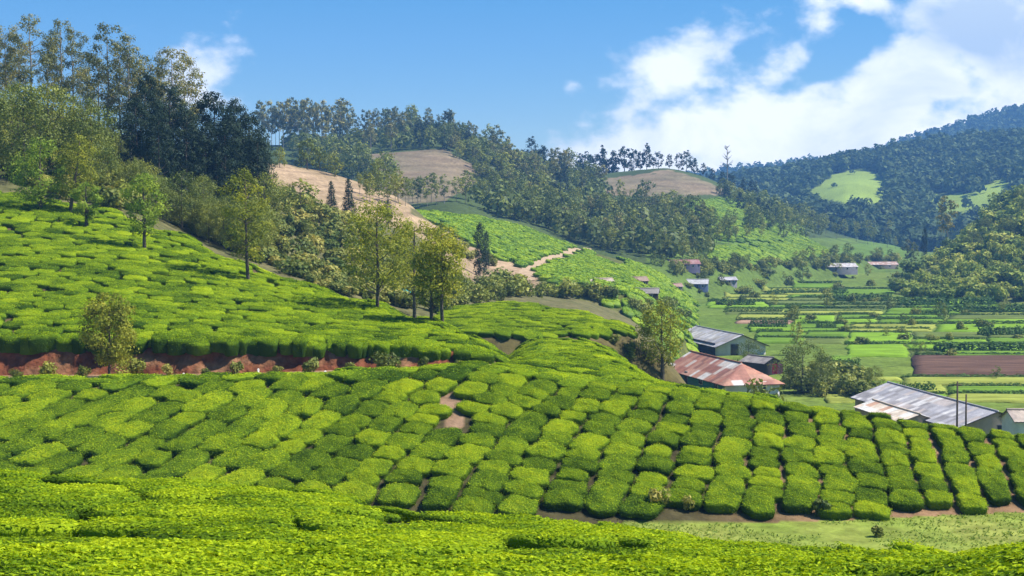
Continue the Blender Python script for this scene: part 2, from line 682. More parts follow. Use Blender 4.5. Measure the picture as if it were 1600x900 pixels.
def leaf_material(name, stops, transl=0.3, rough=0.5, spec=0.25, rnd=0.35, patch=0.0, patch_scale=.35, bump=0.0):
    m, nt, N, L, out = mat_nodes(name)
    a = N('ShaderNodeAttribute')
    a.attribute_name = 'tint'
    oi = N('ShaderNodeObjectInfo')
    ma = N('ShaderNodeMath')
    ma.operation = 'MULTIPLY_ADD'
    L(oi.outputs['Random'], ma.inputs[0])
    ma.inputs[1].default_value = rnd
    ma.inputs[2].default_value = -rnd / 2
    ad = N('ShaderNodeMath')
    ad.operation = 'ADD'
    L(ma.outputs[0], ad.inputs[0])
    L(a.outputs['Fac'], ad.inputs[1])
    val = ad.outputs[0]
    if patch:
        g = N('ShaderNodeNewGeometry')
        nz = N('ShaderNodeTexNoise')
        nz.inputs['Scale'].default_value = patch_scale
        nz.inputs['Detail'].default_value = 3
        L(g.outputs['Position'], nz.inputs['Vector'])
        mm = N('ShaderNodeMath')
        mm.operation = 'MULTIPLY_ADD'
        L(nz.outputs['Fac'], mm.inputs[0])
        mm.inputs[1].default_value = patch
        mm.inputs[2].default_value = -patch / 2
        a2 = N('ShaderNodeMath')
        a2.operation = 'ADD'
        L(val, a2.inputs[0])
        L(mm.outputs[0], a2.inputs[1])
        val = a2.outputs[0]
    r = ramp(N, stops)
    L(val, r.inputs[0])
    p = N('ShaderNodeBsdfPrincipled')
    p.inputs['Roughness'].default_value = rough
    p.inputs['Specular IOR Level'].default_value = spec
    L(r.outputs[0], p.inputs['Base Color'])
    if bump:
        gb = N('ShaderNodeNewGeometry')
        nb = N('ShaderNodeTexNoise')
        nb.inputs['Scale'].default_value = 11
        nb.inputs['Detail'].default_value = 3
        L(gb.outputs['Position'], nb.inputs['Vector'])
        bm = N('ShaderNodeBump')
        bm.inputs['Strength'].default_value = bump
        bm.inputs['Distance'].default_value = .12
        L(nb.outputs['Fac'], bm.inputs['Height'])
        L(bm.outputs[0], p.inputs['Normal'])
    t = N('ShaderNodeBsdfTranslucent')
    tm = N('ShaderNodeMix')
    tm.data_type = 'RGBA'
    tm.blend_type = 'MULTIPLY'
    tm.inputs['Factor'].default_value = 1.0
    L(r.outputs[0], tm.inputs['A'])
    tm.inputs['B'].default_value = (1.25, 1.15, .6, 1)
    L(tm.outputs['Result'], t.inputs['Color'])
    mx = N('ShaderNodeMixShader')
    mx.inputs[0].default_value = transl
    L(p.outputs[0], mx.inputs[1])
    L(t.outputs[0], mx.inputs[2])
    L(mx.outputs[0], out.inputs[0])
    return m


def solid_material(name, col, rough=0.85, spec=0.2, var=0.25, scale=2.0, bump=0.0, bscale=8.0, attr=False, stretch=None):
    """colour (or the mesh's Col attribute) broken up by two noises, with an optional bump"""
    m, nt, N, L, out = mat_nodes(name)
    g = N('ShaderNodeNewGeometry')
    nz = N('ShaderNodeTexNoise')
    nz.inputs['Scale'].default_value = scale
    nz.inputs['Detail'].default_value = 6
    nz.inputs['Roughness'].default_value = .65
    if stretch:
        mp = N('ShaderNodeMapping')
        mp.inputs['Scale'].default_value = stretch
        L(g.outputs['Position'], mp.inputs[0])
        L(mp.outputs[0], nz.inputs['Vector'])
    else:
        L(g.outputs['Position'], nz.inputs['Vector'])
    mr = N('ShaderNodeMapRange')
    mr.inputs['From Min'].default_value = .3
    mr.inputs['From Max'].default_value = .7
    mr.inputs['To Min'].default_value = 1 - var
    mr.inputs['To Max'].default_value = 1 + var
    L(nz.outputs['Fac'], mr.inputs['Value'])
    mu = N('ShaderNodeMix')
    mu.data_type = 'RGBA'
    mu.blend_type = 'MULTIPLY'
    mu.inputs['Factor'].default_value = 1
    if attr:
        a = N('ShaderNodeAttribute')
        a.attribute_name = 'Col'
        L(a.outputs['Color'], mu.inputs['A'])
    else:
        mu.inputs['A'].default_value = (*col, 1)
    L(mr.outputs[0], mu.inputs['B'])
    p = N('ShaderNodeBsdfPrincipled')
    p.inputs['Roughness'].default_value = rough
    p.inputs['Specular IOR Level'].default_value = spec
    L(mu.outputs['Result'], p.inputs['Base Color'])
    if bump:
        b = N('ShaderNodeBump')
        b.inputs['Strength'].default_value = bump
        b.inputs['Distance'].default_value = .2
        n2 = N('ShaderNodeTexNoise')
        n2.inputs['Scale'].default_value = bscale
        n2.inputs['Detail'].default_value = 5
        L(g.outputs['Position'], n2.inputs['Vector'])
        L(n2.outputs['Fac'], b.inputs['Height'])
        L(b.outputs[0], p.inputs['Normal'])
    L(p.outputs[0], out.inputs[0])
    return m


M = {}
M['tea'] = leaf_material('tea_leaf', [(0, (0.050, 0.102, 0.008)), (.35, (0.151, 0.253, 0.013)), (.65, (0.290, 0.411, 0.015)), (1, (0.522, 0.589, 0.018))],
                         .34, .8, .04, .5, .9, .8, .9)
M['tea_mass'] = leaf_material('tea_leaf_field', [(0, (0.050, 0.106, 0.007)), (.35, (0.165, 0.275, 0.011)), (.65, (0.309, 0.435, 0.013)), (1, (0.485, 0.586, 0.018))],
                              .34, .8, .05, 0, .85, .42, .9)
M['tea_far'] = leaf_material('tea_leaf_distant', [(0, (0.063, 0.144, 0.008)), (.35, (0.164, 0.288, 0.010)), (.65, (0.277, 0.408, 0.013)), (1, (0.403, 0.504, 0.017))],
                             .25, .6, .2, 0, .5, .03)
M['oak'] = leaf_material('silver_oak_leaf', [(0, (0.126, 0.155, 0.024)), (.5, (0.301, 0.326, 0.040)), (1, (0.605, 0.537, 0.069))], .35, .5, .05, .2)
M['oak_light'] = leaf_material('fresh_tree_leaf', [(0, (0.099, 0.172, 0.022)), (.5, (0.224, 0.322, 0.039)), (1, (0.423, 0.493, 0.061))], .35, .5, .05, .3)
M['euc'] = leaf_material('eucalyptus_leaf', [(0, (0.087, 0.105, 0.034)), (.5, (0.174, 0.187, 0.052)), (1, (0.381, 0.327, 0.082))], .22, .5, .2, .5)
M['dark'] = leaf_material('dark_cypress_leaf', [(0, (0.013, 0.027, 0.015)), (.5, (0.027, 0.053, 0.025)), (1, (0.062, 0.088, 0.037))], .12, .6, .15, .3)
M['wood'] = leaf_material('woodland_leaf', [(0, (0.087, 0.122, 0.022)), (.5, (0.190, 0.230, 0.038)), (1, (0.380, 0.379, 0.056))], .25, .55, .2, .7)
M['shrub'] = leaf_material('scrub_leaf', [(0, (0.094, 0.140, 0.029)), (.5, (0.234, 0.255, 0.051)), (1, (0.529, 0.458, 0.122))], .25, .6, .15, .8)
M['far'] = leaf_material('distant_leaf', [(0, (0.035, 0.070, 0.026)), (.5, (0.077, 0.125, 0.042)), (1, (0.154, 0.202, 0.058))], .2, .7, .1, .5, .5, .012)
M['hill'] = leaf_material('hill_scrub_leaf', [(0, (0.115, 0.170, 0.033)), (.5, (0.276, 0.350, 0.060)), (1, (0.552, 0.540, 0.120))], .25, .6, .05, .7)
M['crop'] = leaf_material('crop_leaf', [(0, (0.048, 0.108, 0.017)), (.5, (0.108, 0.216, 0.017)), (1, (0.204, 0.324, 0.025))], .3, .6, .2, .5)
M['hedge'] = leaf_material('hedge_leaf', [(0, (0.025, 0.062, 0.015)), (.5, (0.069, 0.144, 0.025)), (1, (0.150, 0.237, 0.037))], .25, .6, .1, .4)
M['bark'] = solid_material('bark', (.11, .09, .07), .9, .1, .35, 6, .5, 12)
M['pale_bark'] = solid_material('pale_bark', (.26, .23, .19), .9, .1, .35, 4, .4, 8)
M['terrain'] = solid_material('terrain', (1, 1, 1), .95, .05, .4, .9, .6, 1.6, attr=True)
M['soil_red'] = solid_material('red_earth', (.27, .085, .045), .95, .05, .45, 1.6, .9, 2.2, attr=True)
M['dirt'] = solid_material('dirt_track', (.40, .29, .19), .95, .05, .3, 1.2, .5, 4)
M['roof'] = solid_material('roof_sheet', (1, 1, 1), .7, .3, .22, 1.7, .2, 6, attr=True)
M['wall'] = solid_material('limewash', (1, 1, 1), .9, .1, .14, .9, .15, 6, attr=True)
M['timber'] = solid_material('weathered_timber', (.10, .075, .055), .9, .1, .35, 5, .4, 14)
M['dark_glass'] = solid_material('window_dark', (.03, .035, .04), .25, .5, .1, 1)
M['stone_white'] = solid_material('whitewashed_stone', (.62, .59, .53), .9, .1, .2, 5, .3, 12)
M['field'] = solid_material('crop_field', (1, 1, 1), .95, .05, .42, .5, .8, 1.6, attr=True, stretch=(.22, 1.6, 1))
M['cloth'] = solid_material('cloth', (1, 1, 1), .85, .1, .1, 4, attr=True)

# ------------------------------------------------------------------ ground sheet
TAN1 = [(412, 238), (470, 258), (560, 280), (648, 308), (652, 322), (640, 332), (700, 362), (760, 398), (835, 428), (858, 448), (800, 456),
        (745, 440), (690, 395), (640, 358), (575, 345), (500, 318), (440, 312), (410, 300)]
TAN2 = [(552, 243), (690, 234), (735, 255), (748, 285), (690, 316), (625, 318), (575, 285)]
TAN3 = [(945, 282), (1000, 272), (1045, 264), (1100, 280), (1140, 302), (1050, 309), (950, 306)]
BRIGHT = [[(1060, 318), (1160, 306), (1190, 312), (1250, 350), (1262, 376), (1130, 380), (1062, 348)],
          [(1105, 388), (1270, 376), (1300, 398), (1200, 414), (1108, 414)],
          [(850, 316), (950, 322), (945, 345), (862, 338)],
          [(1380, 372), (1420, 372), (1420, 402), (1300, 402), (1310, 385)]]
CLEAR = [[(1258, 298), (1300, 276), (1332, 266), (1364, 270), (1392, 294), (1380, 318), (1276, 314)],
         [(1446, 300), (1500, 302), (1580, 272), (1566, 325), (1490, 338), (1450, 325)]]


def build_ground():
    rows = np.concatenate([np.arange(-40, 2, 1.5), np.arange(2, 10, .35), np.geomspace(10, 64, 150)[:-1], np.arange(64, 84, .3), np.arange(84, 96, .16),
                           np.geomspace(96, 160, 110)[:-1], np.geomspace(160, 1000, 260)[:-1], np.geomspace(1000, 3400, 110)])
    uc = np.concatenate([np.arange(-.85, -.42, .012), np.arange(-.42, .42, .0017), np.arange(.42, .86, .012)])
    U, Y = np.meshgrid(uc, rows)
    X = U * (Y + 45)
    Z, I = ground(X, Y, True)
    PX, PY = project(X, Y, Z)
    jx = PX + (fbm(X / 6, Y / 6, 21) - .5) * 26
    jy = PY + (fbm(X / 6, Y / 6, 31) - .5) * 12
    kx = PX + (fbm(X / 28, Y / 28, 23) - .5) * 40
    ky = PY + (fbm(X / 28, Y / 28, 33) - .5) * 18
    n = fbm(X / 3, Y / 3, 11)[..., None]
    n2 = fbm(X / 25, Y / 25, 13)[..., None]
    C = np.zeros(X.shape + (3,))

    def c(*v):
        return np.array(v)

    def put(mask, col):
        C[mask] = np.broadcast_to(col, C.shape)[mask]
    grass = c(.15, .22, .03) * (1 - n) + c(.25, .26, .06) * n
    put(I == 0, grass)
    valley = (I == 0) & (Y > 110)
    put(valley, (c(.09, .15, .022) * (1 - n2) + c(.16, .20, .035) * n2) * (.7 + .6 * n))
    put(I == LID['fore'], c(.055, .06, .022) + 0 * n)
    put(I == LID['spur'], c(.25, .155, .085) * (.8 + .5 * n))
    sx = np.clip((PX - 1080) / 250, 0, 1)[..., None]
    put(I == LID['spur'], (c(.07, .06, .028) * (1 - sx) + c(.24, .145, .08) * sx) * (.75 + .5 * n))  # spur soil darker leftwards: shade between bush stems put into the colour
    put((I == LID['spur']) & inpoly(jx, jy, [(684, 616), (726, 616), (726, 660), (716, 705), (698, 705), (698, 660), (680, 640)]), c(.25, .16, .10))
    put((I == LID['spur']) & (Y > 88), c(.10, .12, .03) * (.7 + .5 * n))
    put(I == LID['road'], c(.30, .19, .11) * (.7 + .5 * n))
    put((I == LID['road']) & (PX > 560), c(.13, .15, .035) * (.7 + .5 * n))
    put(I == LID['tea'], c(.10, .075, .035) * (.7 + .6 * n))
    put(I == LID['low'], c(.12, .10, .04) * (.7 + .6 * n))
    forest = c(.06, .065, .022) * (.7 + .6 * n)
    scrub = c(.075, .085, .028) * (1 - n) + c(.17, .145, .07) * n
    put(I == LID['slope'], scrub)
    put((I == LID['slope']) & (PX < 400) & (Y > 160), forest)
    tan_ = (c(.38, .265, .17) * (1 - n2) + c(.27, .20, .11) * n2) * (.72 + .5 * n) * (.62 + .7 * fbm(X / 7, Z / .55, 6, 3)[..., None])
    put((I == LID['slope']) & inpoly(jx, jy, TAN1), tan_)
    put(I == LID['field'], c(.10, .11, .03) * (.7 + .6 * n))
    put((I == LID['field']) & inpoly(jx, jy, TAN1), tan_)
    put((I == LID['slope']) & (PX > 560) & (Y > 165) & (PX < 860) & inpoly(jx, jy, [(560, 300), (700, 365), (860, 445), (850, 460), (740, 440), (640, 360)]), tan_)
    put(I == LID['mid'], c(.06, .085, .026) * (.7 + .6 * n2))
    put((I == LID['mid']) & (PX > 1010) & (PY > 372), c(.11, .165, .03) * (.6 + .7 * fbm(X / 14, Y / 14, 17)[..., None]))
    brown = (c(.235, .165, .11) * (1 - n2) + c(.17, .15, .08) * n2) * (.45 + 1.0 * fbm(X / 9, Z / .8, 4, 4)[..., None])
    put((I == LID['mid']) & inpoly((jx + kx) / 2, (jy + ky) / 2, TAN2), brown)
    put((I == LID['mid']) & inpoly((jx + kx) / 2, (jy + ky) / 2, TAN3), brown)
    for b in BRIGHT:
        put(((I == LID['mid']) | (I == 0)) & inpoly(jx, jy, b), c(.11, .18, .03) * (.75 + .5 * n))
    put((I == LID['back']) | (I == LID['far']), c(.05, .075, .025) * (.8 + .4 * n2))
    for b in CLEAR:
        put((I == LID['back']) & inpoly(kx, ky, b), c(.24, .32, .05) * (.75 + .5 * fbm(X / 30, Y / 30, 19)[..., None]))
    put(I == LID['right'], c(.09, .12, .03) * (1 - n) + c(.17, .17, .05) * n)
    nr, nc = X.shape
    V = np.stack([X, Y, Z], -1).reshape(-1, 3)
    k = np.arange(nr * nc).reshape(nr, nc)
    Q = np.stack([k[:-1, :-1], k[:-1, 1:], k[1:, 1:], k[1:, :-1]], -1).reshape(-1, 4)
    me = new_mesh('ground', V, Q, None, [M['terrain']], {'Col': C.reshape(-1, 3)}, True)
    tag(link('ground', me), 'rolling ground of the tea valley with bare earth and grass', None, None, 'structure')


build_ground()


def ribbon(name, pts, width, mat, lift=.05, n=60):
    pts = np.asarray(pts, float)
    t = np.r_[0, np.cumsum(np.linalg.norm(np.diff(pts, axis=0), axis=1))]
    tt = np.linspace(0, t[-1], n)
    P = np.c_[np.interp(tt, t, pts[:, 0]), np.interp(tt, t, pts[:, 1])]
    for _ in range(3):
        P[1:-1] = (P[:-2] + 2 * P[1:-1] + P[2:]) / 4
    tg = np.gradient(P, axis=0)
    tg /= np.linalg.norm(tg, axis=1)[:, None]
    nr = np.c_[-tg[:, 1], tg[:, 0]]
    V = []
    ks = np.linspace(-.5, .5, 7)
    for i in range(n):
        w = width * (1 + .35 * (vnoise(tt[i] / 3., 0., 77) - .5))
        for k in ks:
            x, y = P[i] + nr[i] * w * k
            V.append((x, y, float(ground(x, y)) + lift - .06 * abs(k)))
    m = len(ks)
    Q = [(i * m + j, i * m + j + 1, (i + 1) * m + j + 1, (i + 1) * m + j) for i in range(n - 1) for j in range(m - 1)]
    o = link(name, new_mesh(name, V, Q, None, [mat], None, True))
    return tag(o, None, None, None, 'structure')


ribbon('dirt_road', [((px - 800) / F * Y, Y) for px, Y in [(-500, 90), (-100, 90.2), (200, 90.2), (500, 90.2), (700, 90.5), (780, 92.5), (815, 96)]], 2.6, M['dirt'], .06, 160)
ribbon('footpath', [B(*p)[:2] for p in [(822, 440), (828, 418), (850, 409), (885, 398), (918, 388)]], 3.2, M['dirt'], .12, 60)

# ------------------------------------------------------------------ haze
hz = MB().box((300, 1560, 160), (7600, 3400, 500)).build('haze', None)
hm, nt, N_, L_, out_ = mat_nodes('haze_air')
pv = N_('ShaderNodeVolumePrincipled')
pv.inputs['Color'].default_value = (.20, .48, 1, 1)
pv.inputs['Density'].default_value = 0.00027
pv.inputs['Anisotropy'].default_value = 0.0
L_(pv.outputs[0], out_.inputs['Volume'])
hz.data.materials.append(hm)
tag(hz, 'thin blue haze filling the valley air', None, None, 'stuff')
HAZE = hz

# ------------------------------------------------------------------ red earth bank under the left tea slope


def build_bank():
    pxs = np.arange(-420, 782, 3.0)
    V, C = [], []
    nv = 9
    for i, px in enumerate(pxs):
        Y = 93.0
        for j in range(nv):
            t = j / (nv - 1)
            y = Y + 1.7 * t + (fbm(px / 20, t * 3, 41) - .5) * .9 * (1 - abs(2 * t - 1) * .5)
            x = (px - 800) / F * Y
            zb = float(L_road(np.array(x), np.array(93.0)))
            zt = float(L_tea(np.array(x), np.array(95.2)))
            z = zb - .25 + (zt + .1 - zb + .25) * t
            V.append((x, y, z))
            q = fbm(px / 9, t * 5 + px / 40, 43)
            q2 = fbm(px / 45, t * 2, 47)
            a = np.array((.22, .072, .034))
            b = np.array((.32, .17, .085))
            d = np.array((.075, .036, .022))
            w = np.clip((q2 - .50) * 4, 0, 1)
            C.append((a * (1 - w) + b * w) * (1 - .5 * q) + d * .5 * q)
    n = len(pxs)
    Q = [(i * nv + j, (i + 1) * nv + j, (i + 1) * nv + j + 1, i * nv + j + 1) for i in range(n - 1) for j in range(nv - 1)]
    me = new_mesh('earth_bank', V, Q, None, [M['soil_red']], {'Col': C}, True)
    tag(link('earth_bank', me), 'cut bank of red earth below the left tea slope', None, None, 'structure')


build_bank()

# ------------------------------------------------------------------ tea bushes


def bush_template(seed, nleaf, leaf, rings=7, seg=18, lump=.10):
    """a clipped tea bush about 2 m across in plan (half size 1) and 1 high: body + leaves"""
    rng = np.random.default_rng(seed)
    prof = np.array([(.84, -.30), (.95, .10), (1.0, .42), (1.0, .66), (.965, .82), (.87, .925), (.55, .99), (0.0, 1.01)])
    tl = np.linspace(0, 1, len(prof))
    ph = rng.uniform(0, 6.28, 6)

    def surf(t, th):
        r = np.interp(t, tl, prof[:, 0])
        z = np.interp(t, tl, prof[:, 1])
        c, s = np.cos(th), np.sin(th)
        sq = 1 / (np.abs(c) ** 3.1 + np.abs(s) ** 3.1) ** (1 / 3.1)
        w = 1 + lump * (.5 * np.sin(2 * th + ph[0]) + .5 * np.sin(3 * th + ph[1]) + .35 * np.sin(5 * th + ph[2]) + .22 * np.sin(9 * th + ph[4]))
        rr = r * sq * w
        x, y = rr * c, rr * s
        zz = z + lump * .8 * z * (np.sin(3.1 * x + ph[3]) * np.cos(2.7 * y + ph[4]) + .5 * np.sin(7 * x + ph[5]) * np.sin(6 * y + ph[0]))
        return np.stack([x, y, zz], -1)
    tt = np.linspace(0, 1, rings)
    th = np.arange(seg) / seg * 2 * math.pi
    TT, TH = np.meshgrid(tt[:-1], th, indexing='ij')
    V = surf(TT.ravel(), TH.ravel()) * .97
    V = np.r_[V, [surf(np.array(1.0), np.array(0.0)) * .97]]
    Q = [(i * seg + j, i * seg + (j + 1) % seg, (i + 1) * seg + (j + 1) % seg, (i + 1) * seg + j) for i in range(rings - 2) for j in range(seg)]
    top = len(V) - 1
    b = (rings - 2) * seg
    Q += [(b + 2 * j, b + 2 * j + 1, b + (2 * j + 2) % seg, top) for j in range(seg // 2)]
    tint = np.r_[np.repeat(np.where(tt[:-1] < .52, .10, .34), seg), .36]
    # leaves over the body, weighted to the plucked table
    t = np.where(rng.random(nleaf) < .70, rng.uniform(.62, 1.0, nleaf) ** .5, rng.uniform(.08, .68, nleaf))
    k = rng.random(nleaf) < .5
    t = np.where((t > .62) & k, 1 - (1 - .68) * np.sqrt(rng.random(nleaf)), t)
    a = rng.uniform(0, 6.283, nleaf)
    P = surf(t, a)
    e = 1e-3
    du, dv = surf(np.minimum(t + e, 1), a) - surf(t - e, a), surf(t, a + e) - surf(t, a - e)
    nr = np.cross(dv, du)
    nr /= np.linalg.norm(nr, axis=1)[:, None] + 1e-9
    nr = np.where((nr * (P - [0, 0, .3])).sum(1)[:, None] < 0, -nr, nr)
    P = P + nr * np.where(rng.random(nleaf) < .25, rng.uniform(.03, .11, nleaf), rng.uniform(-.02, .06, nleaf))[:, None]
    up = (rng.random(nleaf) < .35) & (t > .6)
    jit = rng.normal(size=(nleaf, 3)) * np.where(up, 1.1, .5)[:, None]
    lv, lq = cards(P, nr + jit, leaf, rng, .5)
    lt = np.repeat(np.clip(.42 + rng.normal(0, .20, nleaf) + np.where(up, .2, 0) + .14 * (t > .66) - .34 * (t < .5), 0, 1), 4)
    return np.r_[V, lv], np.r_[np.array(Q), lq + len(V)], np.r_[tint, lt]


def xf(V, sx, sy, sz, yaw, gx, gy, pos):
    """scale, turn and shear a bush so it follows the slope it stands on"""
    x, y, z = V[:, 0] * sx, V[:, 1] * sy, V[:, 2] * sz
    c, s = math.cos(yaw), math.sin(yaw)
    X, Y = x * c - y * s, x * s + y * c
    return np.c_[X + pos[0], Y + pos[1], z + gx * X + gy * Y + pos[2]]


def grads(x, y, h=.8):
    gx = (ground(x + h, y) - ground(x - h, y)) / (2 * h)
    gy = (ground(x, y + h) - ground(x, y - h)) / (2 * h)
    return np.clip(gx, -.6, .6), np.clip(gy, -.6, .6)


def merge_bushes(name, items, temps, mat, label, tint_sd=.16):
    """one mesh of very many bushes: items = (x, y, z, sx, sy, sz, yaw, gx, gy, template)"""
    rng = np.random.default_rng(len(items))
    Vs, Qs, Ts, n = [], [], [], 0
    for it in items:
        V, Q, T = temps[it[9]]
        Vs.append(xf(V, it[3], it[4], it[5], it[6], it[7], it[8], it[:3]))
        Qs.append(Q + n)
        Ts.append(np.clip(T + rng.normal(0, tint_sd), 0, 1))
        n += len(V)
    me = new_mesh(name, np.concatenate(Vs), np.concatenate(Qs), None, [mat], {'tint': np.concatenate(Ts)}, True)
    o = link(name, me)
    return tag(o, label, None, None, 'stuff')


def scatter_tea(cond, x0, x1, y0, y1, dx, dy, yaw0, jitter=.16, drop=.02, seed=1):
    """rows of bushes: returns x, y, dx-size, dy-size arrays where cond(x, y) holds"""
    rng = np.random.default_rng(seed)
    out = []
    c, s = math.cos(yaw0), math.sin(yaw0)
    R = max(x1 - x0, y1 - y0)
    cx, cy = (x0 + x1) / 2, (y0 + y1) / 2
    na, nb = int(R / dx) + 2, int(R / dy) + 2
    A, Bv = np.meshgrid(np.arange(-na, na + 1), np.arange(-nb, nb + 1))
    A = A + .5 * (Bv % 2) + rng.normal(0, jitter, A.shape)
    Bv = Bv + rng.normal(0, jitter * .6, Bv.shape)
    a, b = A.ravel() * dx, Bv.ravel() * dy
    X, Y = cx + a * c - b * s, cy + a * s + b * c
    k = (X > x0) & (X < x1) & (Y > y0) & (Y < y1) & (rng.random(X.shape) > drop)
    X, Y = X[k], Y[k]
    k = cond(X, Y)
    return X[k], Y[k]


# --- the foreground carpet the photographer stands in
HOLES = [(580, 800, 60, 13), (668, 812, 50, 9), (205, 862, 34, 13), (745, 830, 26, 14), (240, 782, 40, 7), (430, 856, 60, 6), (60, 770, 40, 5), (900, 858, 60, 6), (330, 758, 50, 4), (1050, 880, 50, 6)]


def build_fore():
    rng = np.random.default_rng(3)
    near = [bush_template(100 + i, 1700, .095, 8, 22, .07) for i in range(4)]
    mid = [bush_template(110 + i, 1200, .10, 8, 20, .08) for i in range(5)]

    def cond(X, Y):
        z, i = ground(X, Y, True)
        px, py = project(X, Y, z + BH)
        k = (i == LID['fore']) & (px > -350) & (px < 1950) & (Y < 42)
        for hx, hy, rx, ry in HOLES:
            k &= ((px - hx) / rx) ** 2 + ((py - hy) / ry) ** 2 > 1
        return k
    X, Y = scatter_tea(cond, -40, 40, 3.5, 44, 1.55, 1.25, .12, .10, .012, 5)
    Z = ground(X, Y)
    gx, gy = grads(X, Y)
    items = []
    for i in range(len(X)):
        n = Y[i] < 19
        dip = float(fbm(X[i] / 3.2 + Y[i] * .25, Y[i] / .95, 61, 2))
        hgt = BH * (1.08 - .60 * min(max((.49 - dip) / .10, 0), 1) + rng.normal(0, .07))
        items.append((X[i], Y[i], Z[i], .90 * rng.uniform(.92, 1.12), .74 * rng.uniform(.92, 1.12), hgt, .12 + rng.normal(0, .2), gx[i], gy[i],
                      rng.integers(4) if n else 4 + rng.integers(5)))
    merge_bushes('tea_carpet', items, near + mid, M['tea_mass'], 'bright green carpet of plucked tea covering the nearest slope', .13)


build_fore()

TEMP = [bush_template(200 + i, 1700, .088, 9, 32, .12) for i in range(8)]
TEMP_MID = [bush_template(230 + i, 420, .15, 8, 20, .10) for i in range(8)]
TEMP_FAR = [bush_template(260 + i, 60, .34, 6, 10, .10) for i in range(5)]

# --- the spur across the middle: every bush an object of its own
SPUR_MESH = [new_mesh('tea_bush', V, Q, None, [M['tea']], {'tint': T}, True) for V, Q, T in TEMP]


def build_spur():
    rng = np.random.default_rng(11)
    bare = [(680, 616), (724, 616), (722, 655), (714, 690), (698, 690), (698, 655), (680, 640)]
    found, rest = [], []
    x0 = -52.0
    row = 0
    while x0 < 46:
        u = np.clip((x0 + 34) / 66, 0, 1)
        th = math.radians(5 + 22 * (1 - max(u - .35, 0) / .65) ** 1.1)
        step = 2.15 * (1 - u) + 1.46 * u
        wgap = .985 * (1 - u) + .93 * u - .17 * min(max((u - .70) / .2, 0), 1)
        Y = 131.0
        k = 0
        while Y > 63.5:
            ln = rng.uniform(1.4, 2.9) if u < .4 else rng.uniform(1.15, 1.95)
            Yc = Y - ln / 2 * math.cos(th)
            x = x0 + math.tan(th) * (Yc - 80) + rng.normal(0, .07) + (float(vnoise(x0 * .07, Yc / 3.2, 91)) - .5) * 1.2
            Y -= ln * math.cos(th) * rng.uniform(.96, 1.06)
            z, li = ground(np.array(x), np.array(Yc), True)
            px, py = project(x, Yc, float(z) + .5)
            if li != LID['spur']:
                continue
            if px < 770 and Yc > 86.0:
                continue
            if inpoly(px, py, bare) or rng.random() < .006:
                continue
            ybot = np.interp(px, [0, 1000, 1250, 1400, 1600], [66.5, 66.6, 67.2, 67.4, 66.8])
            if Yc < ybot:
                continue
            small = rng.random() < .09
            sc = .84 if small else 1.0
            w = (1 + .13 * max(80 - Yc, 0) / 14 * (.3 < u < 1)) * step * math.cos(th) * wgap * .5 * rng.uniform(.94, 1.16) * sc * 1.055
            l = ln * .5 * rng.uniform(.97, 1.10) * sc * (1.15 if rng.random() < .6 else 1.03)
            hgt = BH * rng.uniform(.80, 1.18)
            gx, gy = grads(np.array(x), np.array(Yc))
            rec = dict(x=x, y=Yc, z=float(z), w=w, l=l, h=hgt, th=th, gx=float(gx), gy=float(gy), row=row, px=float(px), py=float(py), t=int(rng.integers(8)), yj=float(rng.normal(0, .13)))
            (found if (-70 < px < 1680 and Yc < 88.5) else rest).append(rec)
        x0 += step
        row += 1
    vis = [r for r in found]
    if len(vis) > 298:
        vis.sort(key=lambda r: r['y'])
        rest += vis[298:]
        vis = vis[:298]
    rows = sorted({r['row'] for r in vis})
    rank = {q: i + 1 for i, q in enumerate(rows)}
    for q in rows:
        mem = sorted([r for r in vis if r['row'] == q], key=lambda r: r['y'])
        for j, r in enumerate(mem):
            o = link('tea_bush', SPUR_MESH[r['t']], None, (r['x'], r['y'], r['z']))
            # slope-following shear is folded into the object's own tilt
            o.rotation_euler = (math.atan(r['gy']), -math.atan(r['gx']), -r['th'] + r['yj'])
            o.rotation_mode = 'ZXY'
            o.scale = (r['w'], r['l'], r['h'])
            n = len(rows) - rank[q] + 1
            if rank[q] <= n:
                side, kk = 'left', rank[q]
            else:
                side, kk = 'right', n
            tag(o, f"clipped tea bush, {ordinal(j + 1)} uphill in the {ordinal(kk)} row from the spur's {side} end", 'tea bush', 'tea bushes on the middle spur')
    items = [(r['x'], r['y'], r['z'], r['w'], r['l'], r['h'], -r['th'], r['gx'], r['gy'], r['t']) for r in rest]
    merge_bushes('tea_rows', items, TEMP_MID, M['tea_mass'], 'further tea rows running over the top of the middle spur')
    return len(vis), len(rest)


print('spur bushes', build_spur())


def tea_field(name, cond, box, dx, dy, yaw, temps, mat, label, h, fill=1.0, seed=1, drop=.02, jit=.16, sd=.16):
    rng = np.random.default_rng(seed)
    X, Y = scatter_tea(cond, *box, dx, dy, yaw, jit, drop, seed)
    Z = ground(X, Y)
    gx, gy = grads(X, Y)
    it = []
    for i in range(len(X)):
        it.append((X[i], Y[i], Z[i], dx * .5 * fill * rng.uniform(.9, 1.12), dy * .5 * fill * rng.uniform(.9, 1.1), h * rng.uniform(.85, 1.2),
                   yaw + rng.normal(0, .12), gx[i], gy[i], rng.integers(len(temps))))
    if name == 'tea_slope':
        for px in np.arange(-300, 760, 17.0):
            if rng.random() < .22:
                continue
            yy = rng.uniform(94.1, 94.8)
            xx = (px + rng.uniform(-5, 5) - 800) / F * yy
            zz = float(L_tea(np.array(xx), np.array(95.0))) - rng.uniform(.15, .45)
            it.append((xx, yy, zz, rng.uniform(.5, .9), rng.uniform(.5, .8), rng.uniform(.6, .95), rng.normal(0, .3), 0., .15, rng.integers(len(temps))))
    print(name, len(it))
    return merge_bushes(name, it, temps, mat, label, sd)


